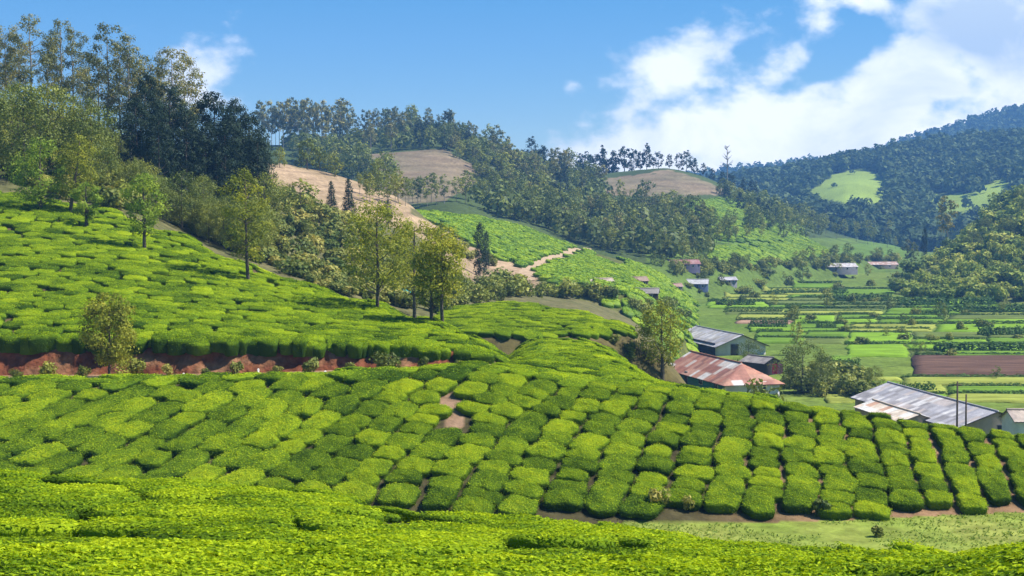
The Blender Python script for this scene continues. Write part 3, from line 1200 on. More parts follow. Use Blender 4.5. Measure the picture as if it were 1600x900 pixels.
def cond_tea(X, Y):
    z, i = ground(X, Y, True)
    px, py = project(X, Y, z)
    return (i == LID['tea']) & (Y > 94.9) & (px > -330)


tea_field('tea_slope', cond_tea, (-75, 5, 94, 172), 1.75, 1.30, .10, TEMP_MID, M['tea_mass'], 'broad slope of clipped tea rising on the left above the red bank', BH, 1.07, 21, .03, .2)


def cond_low(X, Y):
    z, i = ground(X, Y, True)
    px, py = project(X, Y, z)
    return (i == LID['low']) & (px < 985) & (py < 530)


tea_field('tea_patch', cond_low, (-22, 20, 120, 185), 1.7, 1.4, -.1, TEMP_MID, M['tea_mass'], 'small tea patch on the low knoll behind the four trees', BH, 1.08, 22)


def cond_field(X, Y):
    z, i = ground(X, Y, True)
    px, py = project(X, Y, z)
    k = (i == LID['field']) & ~inpoly(px, py, TAN1) & (px > 640) & (Y < 430)
    k &= ~inpoly(px, py, [(815, 425), (830, 408), (915, 382), (925, 390), (840, 420), (830, 440)])
    k &= ~inpoly(px, py, [(925, 392), (985, 412), (970, 420), (930, 402)])
    return k


tea_field('tea_hillside', cond_field, (-45, 70, 250, 430), 2.5, 2.4, .25, TEMP_FAR, M['tea_far'], 'sunlit tea field beyond the dark cypress with a pale path through it', .8, 1.0, 23)


def cond_mid(X, Y):
    z, i = ground(X, Y, True)
    px, py = project(X, Y, z)
    k = np.zeros(X.shape, bool)
    for b in BRIGHT[:2]:
        k |= inpoly(px, py, b)
    return k & (i == LID['mid'])


tea_field('tea_terrace', cond_mid, (60, 220, 440, 900), 3.0, 3.0, .2, TEMP_FAR, M['tea_far'], 'distant pale green tea slopes under the brown knoll', .7, 1.05, 24)

# ------------------------------------------------------------------ trees


def tree_meshes(seed, H, crown0, rad, shape='oval', nclump=26, cr=1.0, leaf=.3, nleaf=3000, lean=0.0, tr=None, squash=.75, limbs=14, trunk_to=.9, bark='bark',
                leafmat='oak', hollow=.35, trunk_base=-.6, kink=.03, aspect=.5):
    """tapered trunk with limbs + a crown of leaf clumps; returns (trunk mesh, crown mesh)"""
    rng = np.random.default_rng(seed)
    tr = tr or H * .014 + .03
    zs = np.linspace(trunk_base, H * trunk_to, 9)
    dx = np.cumsum(rng.normal(0, kink * H / 9, 9)) + lean * np.maximum(zs, 0)
    dy = np.cumsum(rng.normal(0, kink * H / 9, 9))
    dx -= np.interp(0, zs, dx)
    dy -= np.interp(0, zs, dy)
    mb = MB()
    mb.tube(np.c_[dx, dy, zs], tr * np.linspace(1.15, .22, 9), 7)
    z0, z1 = crown0, H
    cl = []
    for i in range(nclump):
        t = (i + rng.random()) / nclump
        if shape == 'oval':
            e = math.sin(math.pi * (0.10 + .86 * t)) ** .7
        elif shape == 'cone':
            e = (1 - t) ** .8 * .95 + .06
        elif shape == 'round':
            e = math.sqrt(max(1 - (2 * t - .95) ** 2, .02))
        elif shape == 'column':
            e = min(1, .75 + t) * (1 - max(t - .75, 0) * 2.8)
        elif shape == 'flat':
            e = .35 + .75 * t if t < .8 else .95 - (t - .8) * 2.5
        elif shape == 'mass':
            e = (1 - t * t) ** .5 * .9 + .1
        a = i * 2.39996 + rng.normal(0, .5)
        rr = rad * e * (rng.uniform(hollow, 1.0) ** .6)
        z = z0 + (z1 - z0) * (t * .96 + .02) + rng.normal(0, .15 * cr)
        k = min(z, H * trunk_to)
        cx, cy = np.interp(k, zs, dx), np.interp(k, zs, dy)
        cl.append((cx + rr * math.cos(a), cy + rr * math.sin(a), z, cr * rng.uniform(.6, 1.3) * (.55 + .45 * min(1, e * 1.4)), cx, cy))
    order = rng.permutation(nclump)[:limbs]
    for i in order:
        c = cl[i]
        hz_ = max(c[2] - .45 * math.hypot(c[0] - c[4], c[1] - c[5]) - .3 * cr, crown0 * .7)
        hz_ = min(hz_, H * trunk_to * .97)
        p0 = np.array((np.interp(hz_, zs, dx), np.interp(hz_, zs, dy), hz_))
        p2 = np.array(c[:3])
        p1 = (p0 + p2) / 2 + np.array((0, 0, -.08 * np.linalg.norm(p2 - p0)))
        r0 = max(tr * .42 * (1 - hz_ / H * .6), .02)
        mb.tube([p0, p1, p2], [r0, r0 * .65, r0 * .25], 5)
    tm = mb.mesh('trunk', M[bark], True)
    w = np.array([c[3] ** 2 for c in cl])
    per = np.maximum((w / w.sum() * nleaf).astype(int), 4)
    Cs, Ns, Ts = [], [], []
    for c, n in zip(cl, per):
        d = rng.normal(size=(n, 3))
        d /= np.linalg.norm(d, axis=1)[:, None]
        rr = c[3] * rng.uniform(.12, 1.0, n) ** .5
        # each clump is a lumpy ellipsoid
        lump = 1 + .35 * np.sin(3 * d[:, 0] + c[0] * 5) * np.sin(4 * d[:, 1] + c[1] * 3)
        P = np.array(c[:3]) + d * (rr * lump)[:, None] * np.array((1, 1, squash))
        Cs.append(P)
        Ns.append(d + rng.normal(0, .38, (n, 3)) + np.array((0, 0, .35)))
        Ts.append(np.clip(.45 + rng.normal(0, .13) + rng.normal(0, .12, n), 0, 1))
    C = np.concatenate(Cs)
    V, Q = cards(C, np.concatenate(Ns), leaf, rng, aspect)
    cm = new_mesh('crown', V, Q, None, [M[leafmat]], {'tint': np.repeat(np.concatenate(Ts), 4)})
    return tm, cm


def plant_tree(name, meshes, loc, scale=1.0, rz=0.0, label=None, cat='tree', group=None, sxy=1.0):
    e = empty(name, loc, rz)
    e.scale = (scale * sxy, scale * sxy, scale)
    link('trunk', meshes[0], e)
    link('crown', meshes[1], e)
    return tag(e, label, cat, group)


def px_h(n, Y):
    """metres for n photo pixels at distance Y"""
    return n * Y / F


# the trees one can point at, each with its own shape (base pixel, top pixel, crown base pixel, crown half width in pixels)
SINGLE = [
    # name, base(px,py), top py, crown base py, half width px, shape, clumps, leafmat, label
    ('slope_tree', (226, 393), 270, 365, 36, 'round', 30, 'oak_light', 'round crowned green tree with a bare trunk, alone on the upper left tea slope'),
    ('feathery_tree', (388, 443), 262, 405, 40, 'column', 34, 'oak', 'tall feathery tree on the slim dark trunk at the tea slope rim below the scrub'),
    ('slope_tree', (64, 332), 218, 318, 44, 'oval', 34, 'oak_light', 'wide light green tree high on the left tea slope nearest the frame edge'),
    ('slope_tree', (110, 336), 212, 316, 36, 'oval', 30, 'oak', 'dull green tree with a leaning stem between two pale trees on the slope'),
    ('slope_tree', (135, 357), 286, 340, 24, 'round', 20, 'oak_light', 'small yellowish tree low in front of the leaning slope tree'),
    ('roadside_tree', (590, 488), 316, 448, 60, 'column', 46, 'oak', 'tallest and leftmost tree in the row of four on the tea slope'),
    ('roadside_tree', (648, 504), 342, 456, 48, 'column', 38, 'oak', 'second tree from the left in the row of four on the tea slope'),
    ('roadside_tree', (674, 506), 374, 478, 36, 'column', 24, 'oak', 'slimmest tree, partly hidden, third in the row of four on the slope'),
    ('roadside_tree', (691, 511), 352, 460, 44, 'column', 38, 'oak', 'olive rightmost tree in the row of four on the tea slope'),
    ('crest_tree', (1035, 590), 470, 568, 42, 'round', 36, 'oak', 'lone round tree on the spur crest beside the tiled house'),
]


def grown(seed, base, top, cb, hw, shape, ncl, leafmat, nleaf=4200, leaf=.20, **kw):
    x, y, z = base
    H = px_h(kw.pop('bpy_') - top, y)
    c0 = px_h(kw.pop('bp2_') - cb, y)
    r = px_h(hw, y)
    return tree_meshes(seed, H, max(c0, .1 * H), r * .86, shape, ncl, max(r * .36, .35), leaf, nleaf, leafmat=leafmat, **kw)


for i, (nm, bp, top, cb, hw, shp, ncl, lm, lab) in enumerate(SINGLE):
    x, y, z = B(*bp)
    H, c0, r = px_h(bp[1] - top, y), px_h(bp[1] - cb, y), px_h(hw, y)
    tm, cm = tree_meshes(300 + i, H, c0, r * .84, shp, ncl, r * .38, .23, int(2500 * (r / 2) ** 1.4) + 900, leafmat=lm, tr=px_h(2.9, y), limbs=18, trunk_to=.93,
                         lean=.16 if 'leaning stem between' in lab else 0.0)
    plant_tree(nm, (tm, cm), (x, y, z), 1, 0, lab, 'tree')

# the big leafy tree standing on the road in front of the bank, its shadow falling on the spur
bx, by, bz = G(168, 90.0)
tm, cm = tree_meshes(330, px_h(600 - 466, 90), px_h(20, 90), px_h(44, 90), 'oval', 44, px_h(16, 90), .20, 6500, leafmat='oak', tr=.09, limbs=16)
plant_tree('bank_tree', (tm, cm), (bx, by, bz), 1, 0, 'dusky green bushy tree at the roadside against the red bank', 'tree')

# prototypes --------------------------------------------------------------
V_EUC = [tree_meshes(400 + i, 20, 8.5, 4.6, s, 30, 1.30, .34, 3600, tr=.26, limbs=16, leafmat='euc', bark='pale_bark', hollow=.2, squash=.7, kink=.04)
         for i, s in enumerate(['flat', 'oval', 'column', 'flat', 'oval'])]
V_DARK = [tree_meshes(420 + i, 20, 2.0, 5.0, s, 64, 1.9, .42, 12500, tr=.35, limbs=20, leafmat='dark', hollow=.45, squash=.6) for i, s in enumerate(['mass', 'oval', 'mass'])]
V_WOOD = [tree_meshes(430 + i, 10, 1.6, 4.0, s, 32, 1.5, .30, 4600, tr=.16, limbs=12, leafmat='wood') for i, s in enumerate(['oval', 'round', 'mass', 'oval'])]
V_FEUC = [tree_meshes(440 + i, 16, 6.2, 3.3, s, 15, 1.45, 1.0, 520, tr=.17, limbs=8, leafmat='euc', bark='pale_bark', hollow=.2) for i, s in enumerate(['flat', 'oval', 'column', 'flat', 'oval', 'round'])]
V_FDARK = [tree_meshes(450 + i, 15, 1.5, 3.6, s, 22, 1.6, 1.1, 620, tr=.2, limbs=6, leafmat='dark') for i, s in enumerate(['cone', 'mass', 'oval', 'cone'])]
V_FWOOD = [tree_meshes(460 + i, 9, 1.5, 3.0, s, 16, 1.5, .75, 620, tr=.14, limbs=7, leafmat='wood') for i, s in enumerate(['oval', 'round', 'column', 'mass'])]
V_SLIM = [tree_meshes(470 + i, 11, 3.5, 1.9, s, 18, 1.0, .6, 560, tr=.10, limbs=8, leafmat='wood', bark='pale_bark') for i, s in enumerate(['column', 'oval', 'column', 'flat'])]


V_CYP = [tree_meshes(480 + i, 14, .5, r, s, 44, 1.15, .42, 3600, tr=.2, limbs=6, leafmat='dark', hollow=.3, squash=1.0) for i, (s, r) in enumerate([('column', 2.2), ('cone', 2.7)])]


def shrub_mesh(seed, n=520, leaf=.26, mat='shrub', k=7):
    rng = np.random.default_rng(seed)
    Cs, Ns, Ts = [], [], []
    for i in range(k):
        a, r = rng.uniform(0, 6.28), rng.uniform(0, .62)
        c = np.array((r * math.cos(a), r * math.sin(a), rng.uniform(.30, .85)))
        d = rng.normal(size=(n // k, 3))
        d /= np.linalg.norm(d, axis=1)[:, None]
        rr = rng.uniform(.3, .52) * rng.uniform(.25, 1, n // k) ** .5
        P = c + d * rr[:, None]
        P[:, 2] = np.maximum(P[:, 2], -.12)
        Cs.append(P)
        Ns.append(d + rng.normal(0, .5, d.shape) + (0, 0, .3))
        Ts.append(np.clip(.45 + rng.normal(0, .15) + rng.normal(0, .12, n // k), 0, 1))
    V, Q = cards(np.concatenate(Cs), np.concatenate(Ns), leaf, rng, .55)
    return new_mesh('shrub', V, Q, None, [M[mat]], {'tint': np.repeat(np.concatenate(Ts), 4)})


V_SHRUB = [shrub_mesh(500 + i) for i in range(6)]
V_HILL = [shrub_mesh(520 + i, 520, .26, 'hill') for i in range(5)]
V_BUSHY = [shrub_mesh(510 + i, 700, .2, 'wood', 8) for i in range(4)]


def poly_points(poly, n, rng, mind):
    """n points in a photo polygon, kept mind pixels apart where possible"""
    P = np.array(poly, float)
    lo, hi = P.min(0), P.max(0)
    out = []
    tries = 0
    while len(out) < n and tries < n * 60:
        tries += 1
        q = lo + rng.random(2) * (hi - lo)
        if not inpoly(q[0], q[1], poly):
            continue
        if out and np.min(np.hypot(*((np.array(out) - q) * (1, 1.8)).T)) < mind * (.4 if tries > n * 30 else 1):
            continue
        out.append(q)
    return np.array(out)


GROUPS = {}


def grove(name, protos, poly, n, hpx, label, cat, group, seed, mind=14, pos=None, sxy=(.85, 1.2), Y=None, lift=0.0):
    """trees rooted on the ground seen inside a photo polygon, each as tall as hpx photo pixels"""
    rng = np.random.default_rng(seed)
    P = poly_points(poly, n, rng, mind) if pos is None else np.array(pos, float)
    x, y, z, ok = hit(P[:, 0], P[:, 1])
    res = []
    for i in range(len(P)):
        if not ok[i]:
            continue
        m = protos[rng.integers(len(protos))]
        h = px_h(rng.uniform(*hpx), y[i])
        H0 = max(v.co.z for v in m[0].vertices) if name != 'shrub' else 1
        res.append((P[i, 0], x[i], y[i], z[i] - .15, m, h))
    return plant_group(name, res, label, cat, group, rng, sxy)


_HC = {}


def mesh_h(me):
    if me.name not in _HC:
        a = np.empty(len(me.vertices) * 3, np.float32)
        me.vertices.foreach_get('co', a)
        _HC[me.name] = float(a[2::3].max())
    return _HC[me.name]


def plant_group(name, res, label, cat, group, rng, sxy=(.85, 1.2)):
    res.sort(key=lambda r: r[0])
    for k, (ppx, x, y, z, m, h) in enumerate(res):
        lb = label(k, len(res), ppx) if callable(label) else label
        s = h / mesh_h(m[1])
        plant_tree(name, m, (x, y, z), s, rng.uniform(0, 6.28), lb, cat, group, rng.uniform(*sxy))
    return res


def shrubs(name, protos, poly, n, hpx, label, cat, group, seed, mind=8, pos=None, wide=(1.0, 1.7)):
    rng = np.random.default_rng(seed)
    P = poly_points(poly, n, rng, mind) if pos is None else np.array(pos, float)
    x, y, z, ok = hit(P[:, 0], P[:, 1])
    lst = sorted([(P[i, 0], x[i], y[i], z[i]) for i in range(len(P)) if ok[i]])
    for k, (ppx, xx, yy, zz) in enumerate(lst):
        h = px_h(rng.uniform(*hpx), yy)
        o = link(name, protos[rng.integers(len(protos))], None, (xx, yy, zz - .05 * h))
        w = h * rng.uniform(*wide) * .8
        o.scale = (w, w * rng.uniform(.8, 1.2), h)
        o.rotation_euler = (0, 0, rng.uniform(0, 6.28))
        tag(o, label(k, len(lst), ppx) if callable(label) else label, cat, group)


def from_left(desc, where):
    def f(k, n, ppx):
        if k < n / 2:
            return f"{desc}, {ordinal(k + 1)} from the left {where}"
        return f"{desc}, {ordinal(n - k)} from the right {where}"
    return f


# --- the wood on the upper left hill -----------------------------------------------------
rng = np.random.default_rng(77)
res = []
for px, Y, top in [(-20, 205, 30), (12, 200, 34), (34, 210, 60), (52, 198, 20), (78, 206, 48), (100, 200, 28), (118, 212, 40), (86, 222, 90), (20, 225, 80), (140, 215, 118),
                   (172, 200, 34), (158, 210, 90), (190, 205, 70), (206, 200, 52), (222, 212, 88), (236, 206, 78), (255, 214, 100), (272, 205, 72), (290, 210, 84), (302, 206, 150), (0, 196, 60), (128, 196, 100)]:
    x, y, z = G(px, Y)
    ztop = float(at(px, top, Y)[2])
    h = min(max(ztop - z, 9), 30)
    zz = ztop - h
    res.append((px, x, y, z if h == ztop - z else min(z, zz) if zz < z else z, V_EUC[rng.integers(5)], ztop - z))
plant_group('eucalyptus_tree', res, from_left('tall eucalyptus with an open, gappy crown,', 'along the left hilltop'), 'eucalyptus', 'eucalyptus trees on the left hilltop', rng, (.75, 1.0))
res = []
for px, Y, top in [(232, 186, 110), (268, 190, 128), (216, 182, 150), (292, 188, 165), (250, 180, 170), (338, 196, 140), (368, 200, 150), (392, 202, 172), (352, 192, 185), (404, 196, 205), (322, 190, 190)]:
    x, y, z = G(px, Y)
    res.append((px, x, y, z, V_DARK[rng.integers(3)], float(at(px, top, Y)[2]) - z))
plant_group('dark_conifer', res, from_left('broad blackish conifer', 'in the dark clump on the left hill'), 'conifer', 'dark conifers on the left hill', rng, (.62, .85))
res = []
q = np.random.default_rng(5)
for k in range(74):
    px = q.uniform(-40, 415)
    Y = q.uniform(158, 208)
    if 196 < px < 305 or 322 < px < 412:
        Y = q.uniform(156, 164)
    x, y, z = G(px, Y)
    top = np.interp(px, [0, 120, 200, 300, 415], [110, 130, 165, 210, 235]) + q.uniform(0, 130)
    if 196 < px < 305 or 322 < px < 412:
        top = q.uniform(300, 335)
    h = float(at(px, top, Y)[2]) - z
    if h < 3:
        h = q.uniform(3.5, 7)
    res.append((px, x, y, z, V_WOOD[q.integers(4)], min(h, 15)))
plant_group('woodland_tree', res, 'mid height olive green tree in the mixed wood on the left hill', 'tree', 'olive green trees in the left hill wood', rng, (.7, 1.0))
shrubs('undergrowth_bush', V_BUSHY, [(0, 215), (60, 230), (300, 275), (420, 290), (420, 320), (300, 325), (200, 330), (150, 300), (0, 290)], 46, (22, 42), 'leafy bush at the lower edge of the left wood', 'bush', 'bushes along the lower edge of the left wood', 91, 16)
# --- scrub slope in the middle -----------------------------------------------------------
SCRUB = [(262, 330), (330, 318), (420, 300), (500, 330), (590, 372), (660, 400), (720, 440), (740, 470), (690, 490), (600, 480), (500, 447), (400, 410), (300, 364), (262, 346)]
shrubs('scrub_bush', V_SHRUB, SCRUB, 230, (11, 26), 'dry olive scrub bush on the slope behind the tea rim', 'bush', 'scrub bushes on the slope behind the tea rim', 92, 10)
shrubs('scrub_bush', V_SHRUB, [(262, 350), (300, 366), (400, 411), (500, 449), (600, 480), (600, 462), (500, 428), (400, 388), (300, 345), (262, 330)], 72, (9, 18), from_left('pale olive scrub bush', 'along the upper rim of the tea slope'), 'bush', 'scrub bushes along the rim of the tea slope', 192, 9)
shrubs('scrub_bush', V_SHRUB, [(60, 306), (130, 316), (200, 332), (262, 350), (262, 332), (200, 310), (130, 298), (60, 290)], 34, (16, 28), from_left('scrub bush', 'between the upper left tea and the wood'), 'bush', 'scrub bushes between the upper tea and the wood', 193, 9)
grove('sapling_tree', V_SLIM, SCRUB, 8, (34, 50), from_left('thin stemmed small tree', 'in the scrub behind the tea rim'), 'tree', 'thin trees among the scrub', 93, 24)
for nm, px, py, top, wd, pr, lb in [
    ('dark_conifer', 518, 336, 280, 1.0, V_CYP[1], 'left one of the small dark conifer pair on the tan slope'),
    ('dark_conifer', 545, 342, 276, 1.0, V_CYP[1], 'right one of the small dark conifer pair on the tan slope'),
    ('dark_conifer', 606, 352, 308, 1.1, V_CYP[0], 'small blackish conifer over the crown of the tallest roadside tree'),
    ('round_tree', 470, 342, 276, 1.3, V_FWOOD[1], 'round dark green tree on the tan slope left of the conifer pair'),
    ('dark_cypress', 750, 432, 341, 0.68, V_CYP[0], 'single dark cypress standing on the tan slope below the sunlit tea'),
    ('dark_cypress', 760, 420, 356, .55, V_CYP[0], 'shorter dark cypress close behind the single cypress')]:
    x, y, z = B(px, py)
    plant_tree(nm, pr, (x, y, z - .2), px_h(py - top, y) / mesh_h(pr[1]), 1.0, lb, 'conifer' if 'con' in nm or 'cyp' in nm else 'tree', None, wd)
shrubs('scrub_bush', V_SHRUB, [(640, 355), (700, 372), (775, 405), (770, 422), (720, 412), (680, 388)], 16, (8, 18), from_left('small dark bush', 'on the tan slope edge by the sunlit tea'), 'bush', 'small bushes on the tan slope edge', 94, 14)
shrubs('scrub_bush', V_BUSHY, [(700, 452), (760, 448), (830, 456), (930, 458), (960, 470), (905, 468), (830, 466), (760, 472), (720, 480)], 30, (14, 30), from_left('green bush', 'in the hedge line behind the small tea patch'), 'bush', 'bushes behind the small tea patch', 95, 12)
# --- central hill -------------------------------------------------------------------------
res = []
q = np.random.default_rng(8)
for px, top in zip(np.r_[np.linspace(408, 545, 24), np.linspace(552, 790, 26)], np.r_[q.uniform(148, 172, 24), q.uniform(-22, 4, 26)]):
    Y = 690 + q.uniform(-20, 40)
    x, y, z = G(px, Y)
    if px > 548:
        Y = np.interp(px, [548, 620, 700, 790], [730, 750, 770, 780])
        x, y, z = G(px, Y)
        top = np.interp(px, [550, 605, 650, 700, 740, 790], [175, 158, 170, 180, 195, 222]) + q.uniform(-6, 12)
    res.append((px, x, y, z, V_FEUC[q.integers(6)], float(at(px, top, Y)[2]) - z))
plant_group('ridge_tree', res, from_left('slender skyline tree', 'along the central ridge'), 'tree', 'skyline trees on the central ridge', rng, (.6, .95))
WOODY = [(420, 215), (560, 200), (650, 195), (720, 205), (800, 245), (850, 262), (930, 290), (950, 300), (930, 318), (850, 312), (760, 288), (735, 250), (690, 232), (560, 240), (470, 245)]
grove('hillside_tree', V_FEUC + V_FWOOD + V_FDARK[1:3], WOODY, 120, (30, 54), 'blue green tree in the wood covering the central hill', 'tree', 'trees in the wood on the central hill', 96, 9, sxy=(.75, 1.15))
grove('hillside_tree', V_FWOOD + V_FEUC[:3], [(690, 236), (740, 250), (800, 300), (860, 326), (800, 326), (750, 312), (745, 280), (720, 250)], 34, (26, 46), 'blue green tree in the wood covering the central hill', 'tree', 'trees in the wood on the central hill', 196, 9)
grove('slim_tree', V_SLIM, [(560, 300), (600, 310), (690, 318), (735, 310), (740, 318), (640, 326), (570, 318)], 24, (34, 56), from_left('slim pale tree', 'along the foot of the brown hillside'), 'tree', 'slim trees at the foot of the brown hillside', 97, 8)
grove('hillside_tree', V_FWOOD, [(430, 262), (470, 250), (540, 262), (610, 290), (600, 302), (530, 278), (470, 264)], 26, (34, 58), from_left('grey green tree', 'in the belt above the tan slope'), 'tree', 'trees in the belt above the tan slope', 98, 9)
res = []
for px, top, Y, kind in [(830, 212, 800, 1), (818, 232, 800, 2), (845, 232, 800, 2), (915, 236, 850, 1), (930, 240, 850, 2), (942, 226, 850, 0), (958, 234, 850, 3), (975, 228, 850, 1), (990, 232, 850, 2), (1010, 222, 850, 0), (1000, 236, 850, 1), (1028, 236, 850, 2), (1045, 240, 850, 1), (1060, 238, 850, 2), (1072, 234, 850, 1), (1085, 246, 850, 3), (1098, 254, 850, 1), (1112, 262, 850, 2), (1128, 266, 850, 1), (1140, 270, 850, 2), (1160, 276, 850, 0), (1175, 280, 850, 1), (952, 246, 850, 1), (1020, 244, 850, 1), (905, 248, 850, 2)]:
    x, y, z = G(px, Y)
    h = max(float(at(px, top, Y)[2]) - z, 5.)
    res.append((px, x, y, z, V_FDARK[kind], h))
plant_group('dark_conifer', res, from_left('dark skyline conifer', 'on the saddle behind the brown knoll'), 'conifer', 'dark conifers on the saddle skyline', rng, (.9, 1.5))
# the tall bare tree on the skyline
x, y, z = G(1135, 845)
mb = MB()
Hh = float(at(1135, 228, 845)[2]) - z
mb.tube([(0, 0, -1), (.2, 0, Hh * .5), (-.1, 0, Hh)], [.5, .35, .1], 6)
q = np.random.default_rng(4)
for i in range(26):
    t = q.uniform(.35, .98)
    a = q.uniform(0, 6.28)
    ln = (1.1 - t) * 7 + 1.2
    p = np.array((0, 0, Hh * t))
    e = p + np.array((math.cos(a), math.sin(a), .9)) * ln * .7
    mb.tube([p, (p + e) / 2 + (0, 0, -.2), e], [.2, .14, .06], 4)
o = link('bare_tree', None, None, (x, y, z))
mb.build('trunk', M['pale_bark'], o)
tag(o, 'tall leafless grey tree standing on the saddle skyline against the cloud', 'tree')
BELT = [(735, 318), (800, 315), (850, 322), (930, 330), (1000, 322), (1060, 330), (1110, 368), (1110, 405), (1060, 410), (1010, 402), (960, 395), (900, 380), (830, 352), (760, 335)]
grove('belt_tree', V_FWOOD + V_SLIM + V_FEUC[1:3], BELT, 105, (28, 52), 'tree in the green belt above the sunlit tea field', 'tree', 'trees in the belt above the sunlit tea field', 99, 10, sxy=(.8, 1.15))
grove('slim_tree', V_SLIM + V_FWOOD[2:], [(1080, 365), (1150, 350), (1250, 350), (1330, 372), (1400, 378), (1400, 390), (1290, 378), (1200, 372), (1120, 385)], 52, (20, 40), 'slim tree on the distant pale green terraces', 'tree', 'slim trees on the distant terraces', 100, 9)
grove('hillside_tree', V_FWOOD + V_FDARK, [(1120, 300), (1180, 330), (1260, 346), (1400, 348), (1440, 352), (1440, 374), (1330, 370), (1220, 352), (1150, 330)], 60, (18, 30), 'dark tree in the wood below the lit clearing', 'tree', 'trees in the wood below the lit clearing', 101, 9)
grove('valley_edge_tree', V_FWOOD, [(1015, 412), (1105, 414), (1200, 414), (1300, 402), (1400, 404), (1400, 414), (1290, 418), (1180, 428), (1050, 432)], 30, (14, 28), from_left('small bushy tree', 'along the far edge of the valley fields'), 'tree', 'bushy trees along the far edge of the fields', 201, 9)
shrubs('valley_edge_bush', V_BUSHY, [(1015, 408), (1105, 412), (1250, 412), (1400, 402), (1400, 414), (1250, 424), (1050, 434)], 50, (7, 15), from_left('bush', 'along the far edge of the valley fields'), 'bush', 'bushes along the far edge of the fields', 202, 7)
shrubs('flank_bush', V_BUSHY, [(950, 535), (985, 532), (1000, 560), (985, 565)], 5, (8, 14), from_left('green bush', 'on the spur flank left of the crest tree'), 'bush', 'bushes on the spur flank by the crest tree', 203, 9)
# --- right hand hillside --------------------------------------------------------------------
RIGHTP = [(1400, 452), (1440, 420), (1480, 398), (1540, 340), (1600, 300), (1660, 280), (1660, 470), (1560, 472), (1470, 474), (1420, 468)]
shrubs('hillside_bush', V_HILL, RIGHTP, 210, (10, 24), 'olive bush on the rough hillside at the right edge', 'bush', 'bushes on the rough right hillside', 102, 12)
grove('hillside_tree', V_WOOD, [(1490, 385), (1540, 340), (1600, 296), (1660, 280), (1660, 380), (1590, 390), (1520, 410)], 8, (26, 44), from_left('brownish green tree', 'on the rough hillside at the right edge'), 'tree', 'trees on the rough right hillside', 103, 14)
for nm, px, py, top, wd, pr, lb in [
    ('slim_cypress', 1444, 416, 350, .42, V_CYP[0], 'needle thin dark cypress at the foot of the right hillside'),
    ('tall_pine', 1480, 395, 304, .95, V_FEUC[2], 'tall ragged dark pine at the foot of the right hillside'),
    ('leaning_tree', 1418, 424, 372, 1.0, V_FEUC[0], 'dark topped tree on a thin stem left of the thin cypress'),
    ('olive_tree', 1428, 424, 378, .8, V_SLIM[0], 'pale olive tree beside the thin dark cypress')]:
    x, y, z = B(px, py)
    plant_tree(nm, pr, (x, y, z - .2), px_h(py - top, y) / mesh_h(pr[1]), 2.0, lb, 'tree', None, wd)


# --- far wooded mountains ---------------------------------------------------------------------
def far_wood(name, lid, n, y0, y1, x0, x1, r, label, seed, avoid=True, mat='far', inside=None, per=34, card=.75):
    rng = np.random.default_rng(seed)
    Y = rng.uniform(y0, y1, n)
    X = rng.uniform(x0, x1, n) * Y
    z, i = ground(X, Y, True)
    px, py = project(X, Y, z)
    k = (i == lid)
    if avoid:
        for c in CLEAR:
            qx, qy = px + (fbm(X / 28, Y / 28, 23) - .5) * 40, py + (fbm(X / 28, Y / 28, 33) - .5) * 18
            k &= ~(inpoly(qx, qy, c) | inpoly(qx, qy - 24, c) | inpoly(qx, qy - 12, c)) | (rng.random(n) < .012)
    if inside:
        q = np.zeros(k.shape, bool)
        for c in inside:
            q |= inpoly(px, py, c)
        k &= q
    X, Y, z = X[k], Y[k], z[k]
    m = len(X)
    d = rng.normal(size=(m, per, 3))
    d /= np.linalg.norm(d, axis=2)[..., None]
    d[..., 2] = np.abs(d[..., 2]) * 1.2 - .2
    R = r * rng.uniform(.5, 1.25, m)
    hgt = R * rng.uniform(.9, 1.9, m)
    C = np.stack([X, Y, z + hgt * .6], -1)[:, None, :] + d * np.stack([R, R, hgt], -1)[:, None, :] * rng.uniform(.75, 1.05, (m, per, 1))
    V, Q = cards(C.reshape(-1, 3), (d + rng.normal(0, .4, d.shape)).reshape(-1, 3), np.repeat(R * card, per), rng, .75)
    t = np.repeat(np.clip(rng.normal(.42, .2, m), 0, 1), per * 4)
    tag(link(name, new_mesh(name, V, Q, None, [M[mat]], {'tint': t})), label, None, None, 'stuff')
    print(name, m)


far_wood('ridge_forest', LID['back'], 15000, 900, 1560, .06, .46, 4.8, 'blue green forest covering the ridge behind the valley', 61)
far_wood('mountain_forest', LID['far'], 7000, 1950, 2700, .1, .46, 8, 'hazy blue forest on the farthest mountain', 62)
far_wood('hill_undergrowth', LID['mid'], 7000, 440, 900, -.2, .3, 2.6, 'low mixed undergrowth beneath the trees of the central hill', 63, False, 'wood',
         [WOODY, BELT, [(1120, 296), (1180, 318), (1260, 318), (1400, 330), (1440, 345), (1440, 372), (1330, 366), (1220, 346), (1150, 318)]], 30, .7)



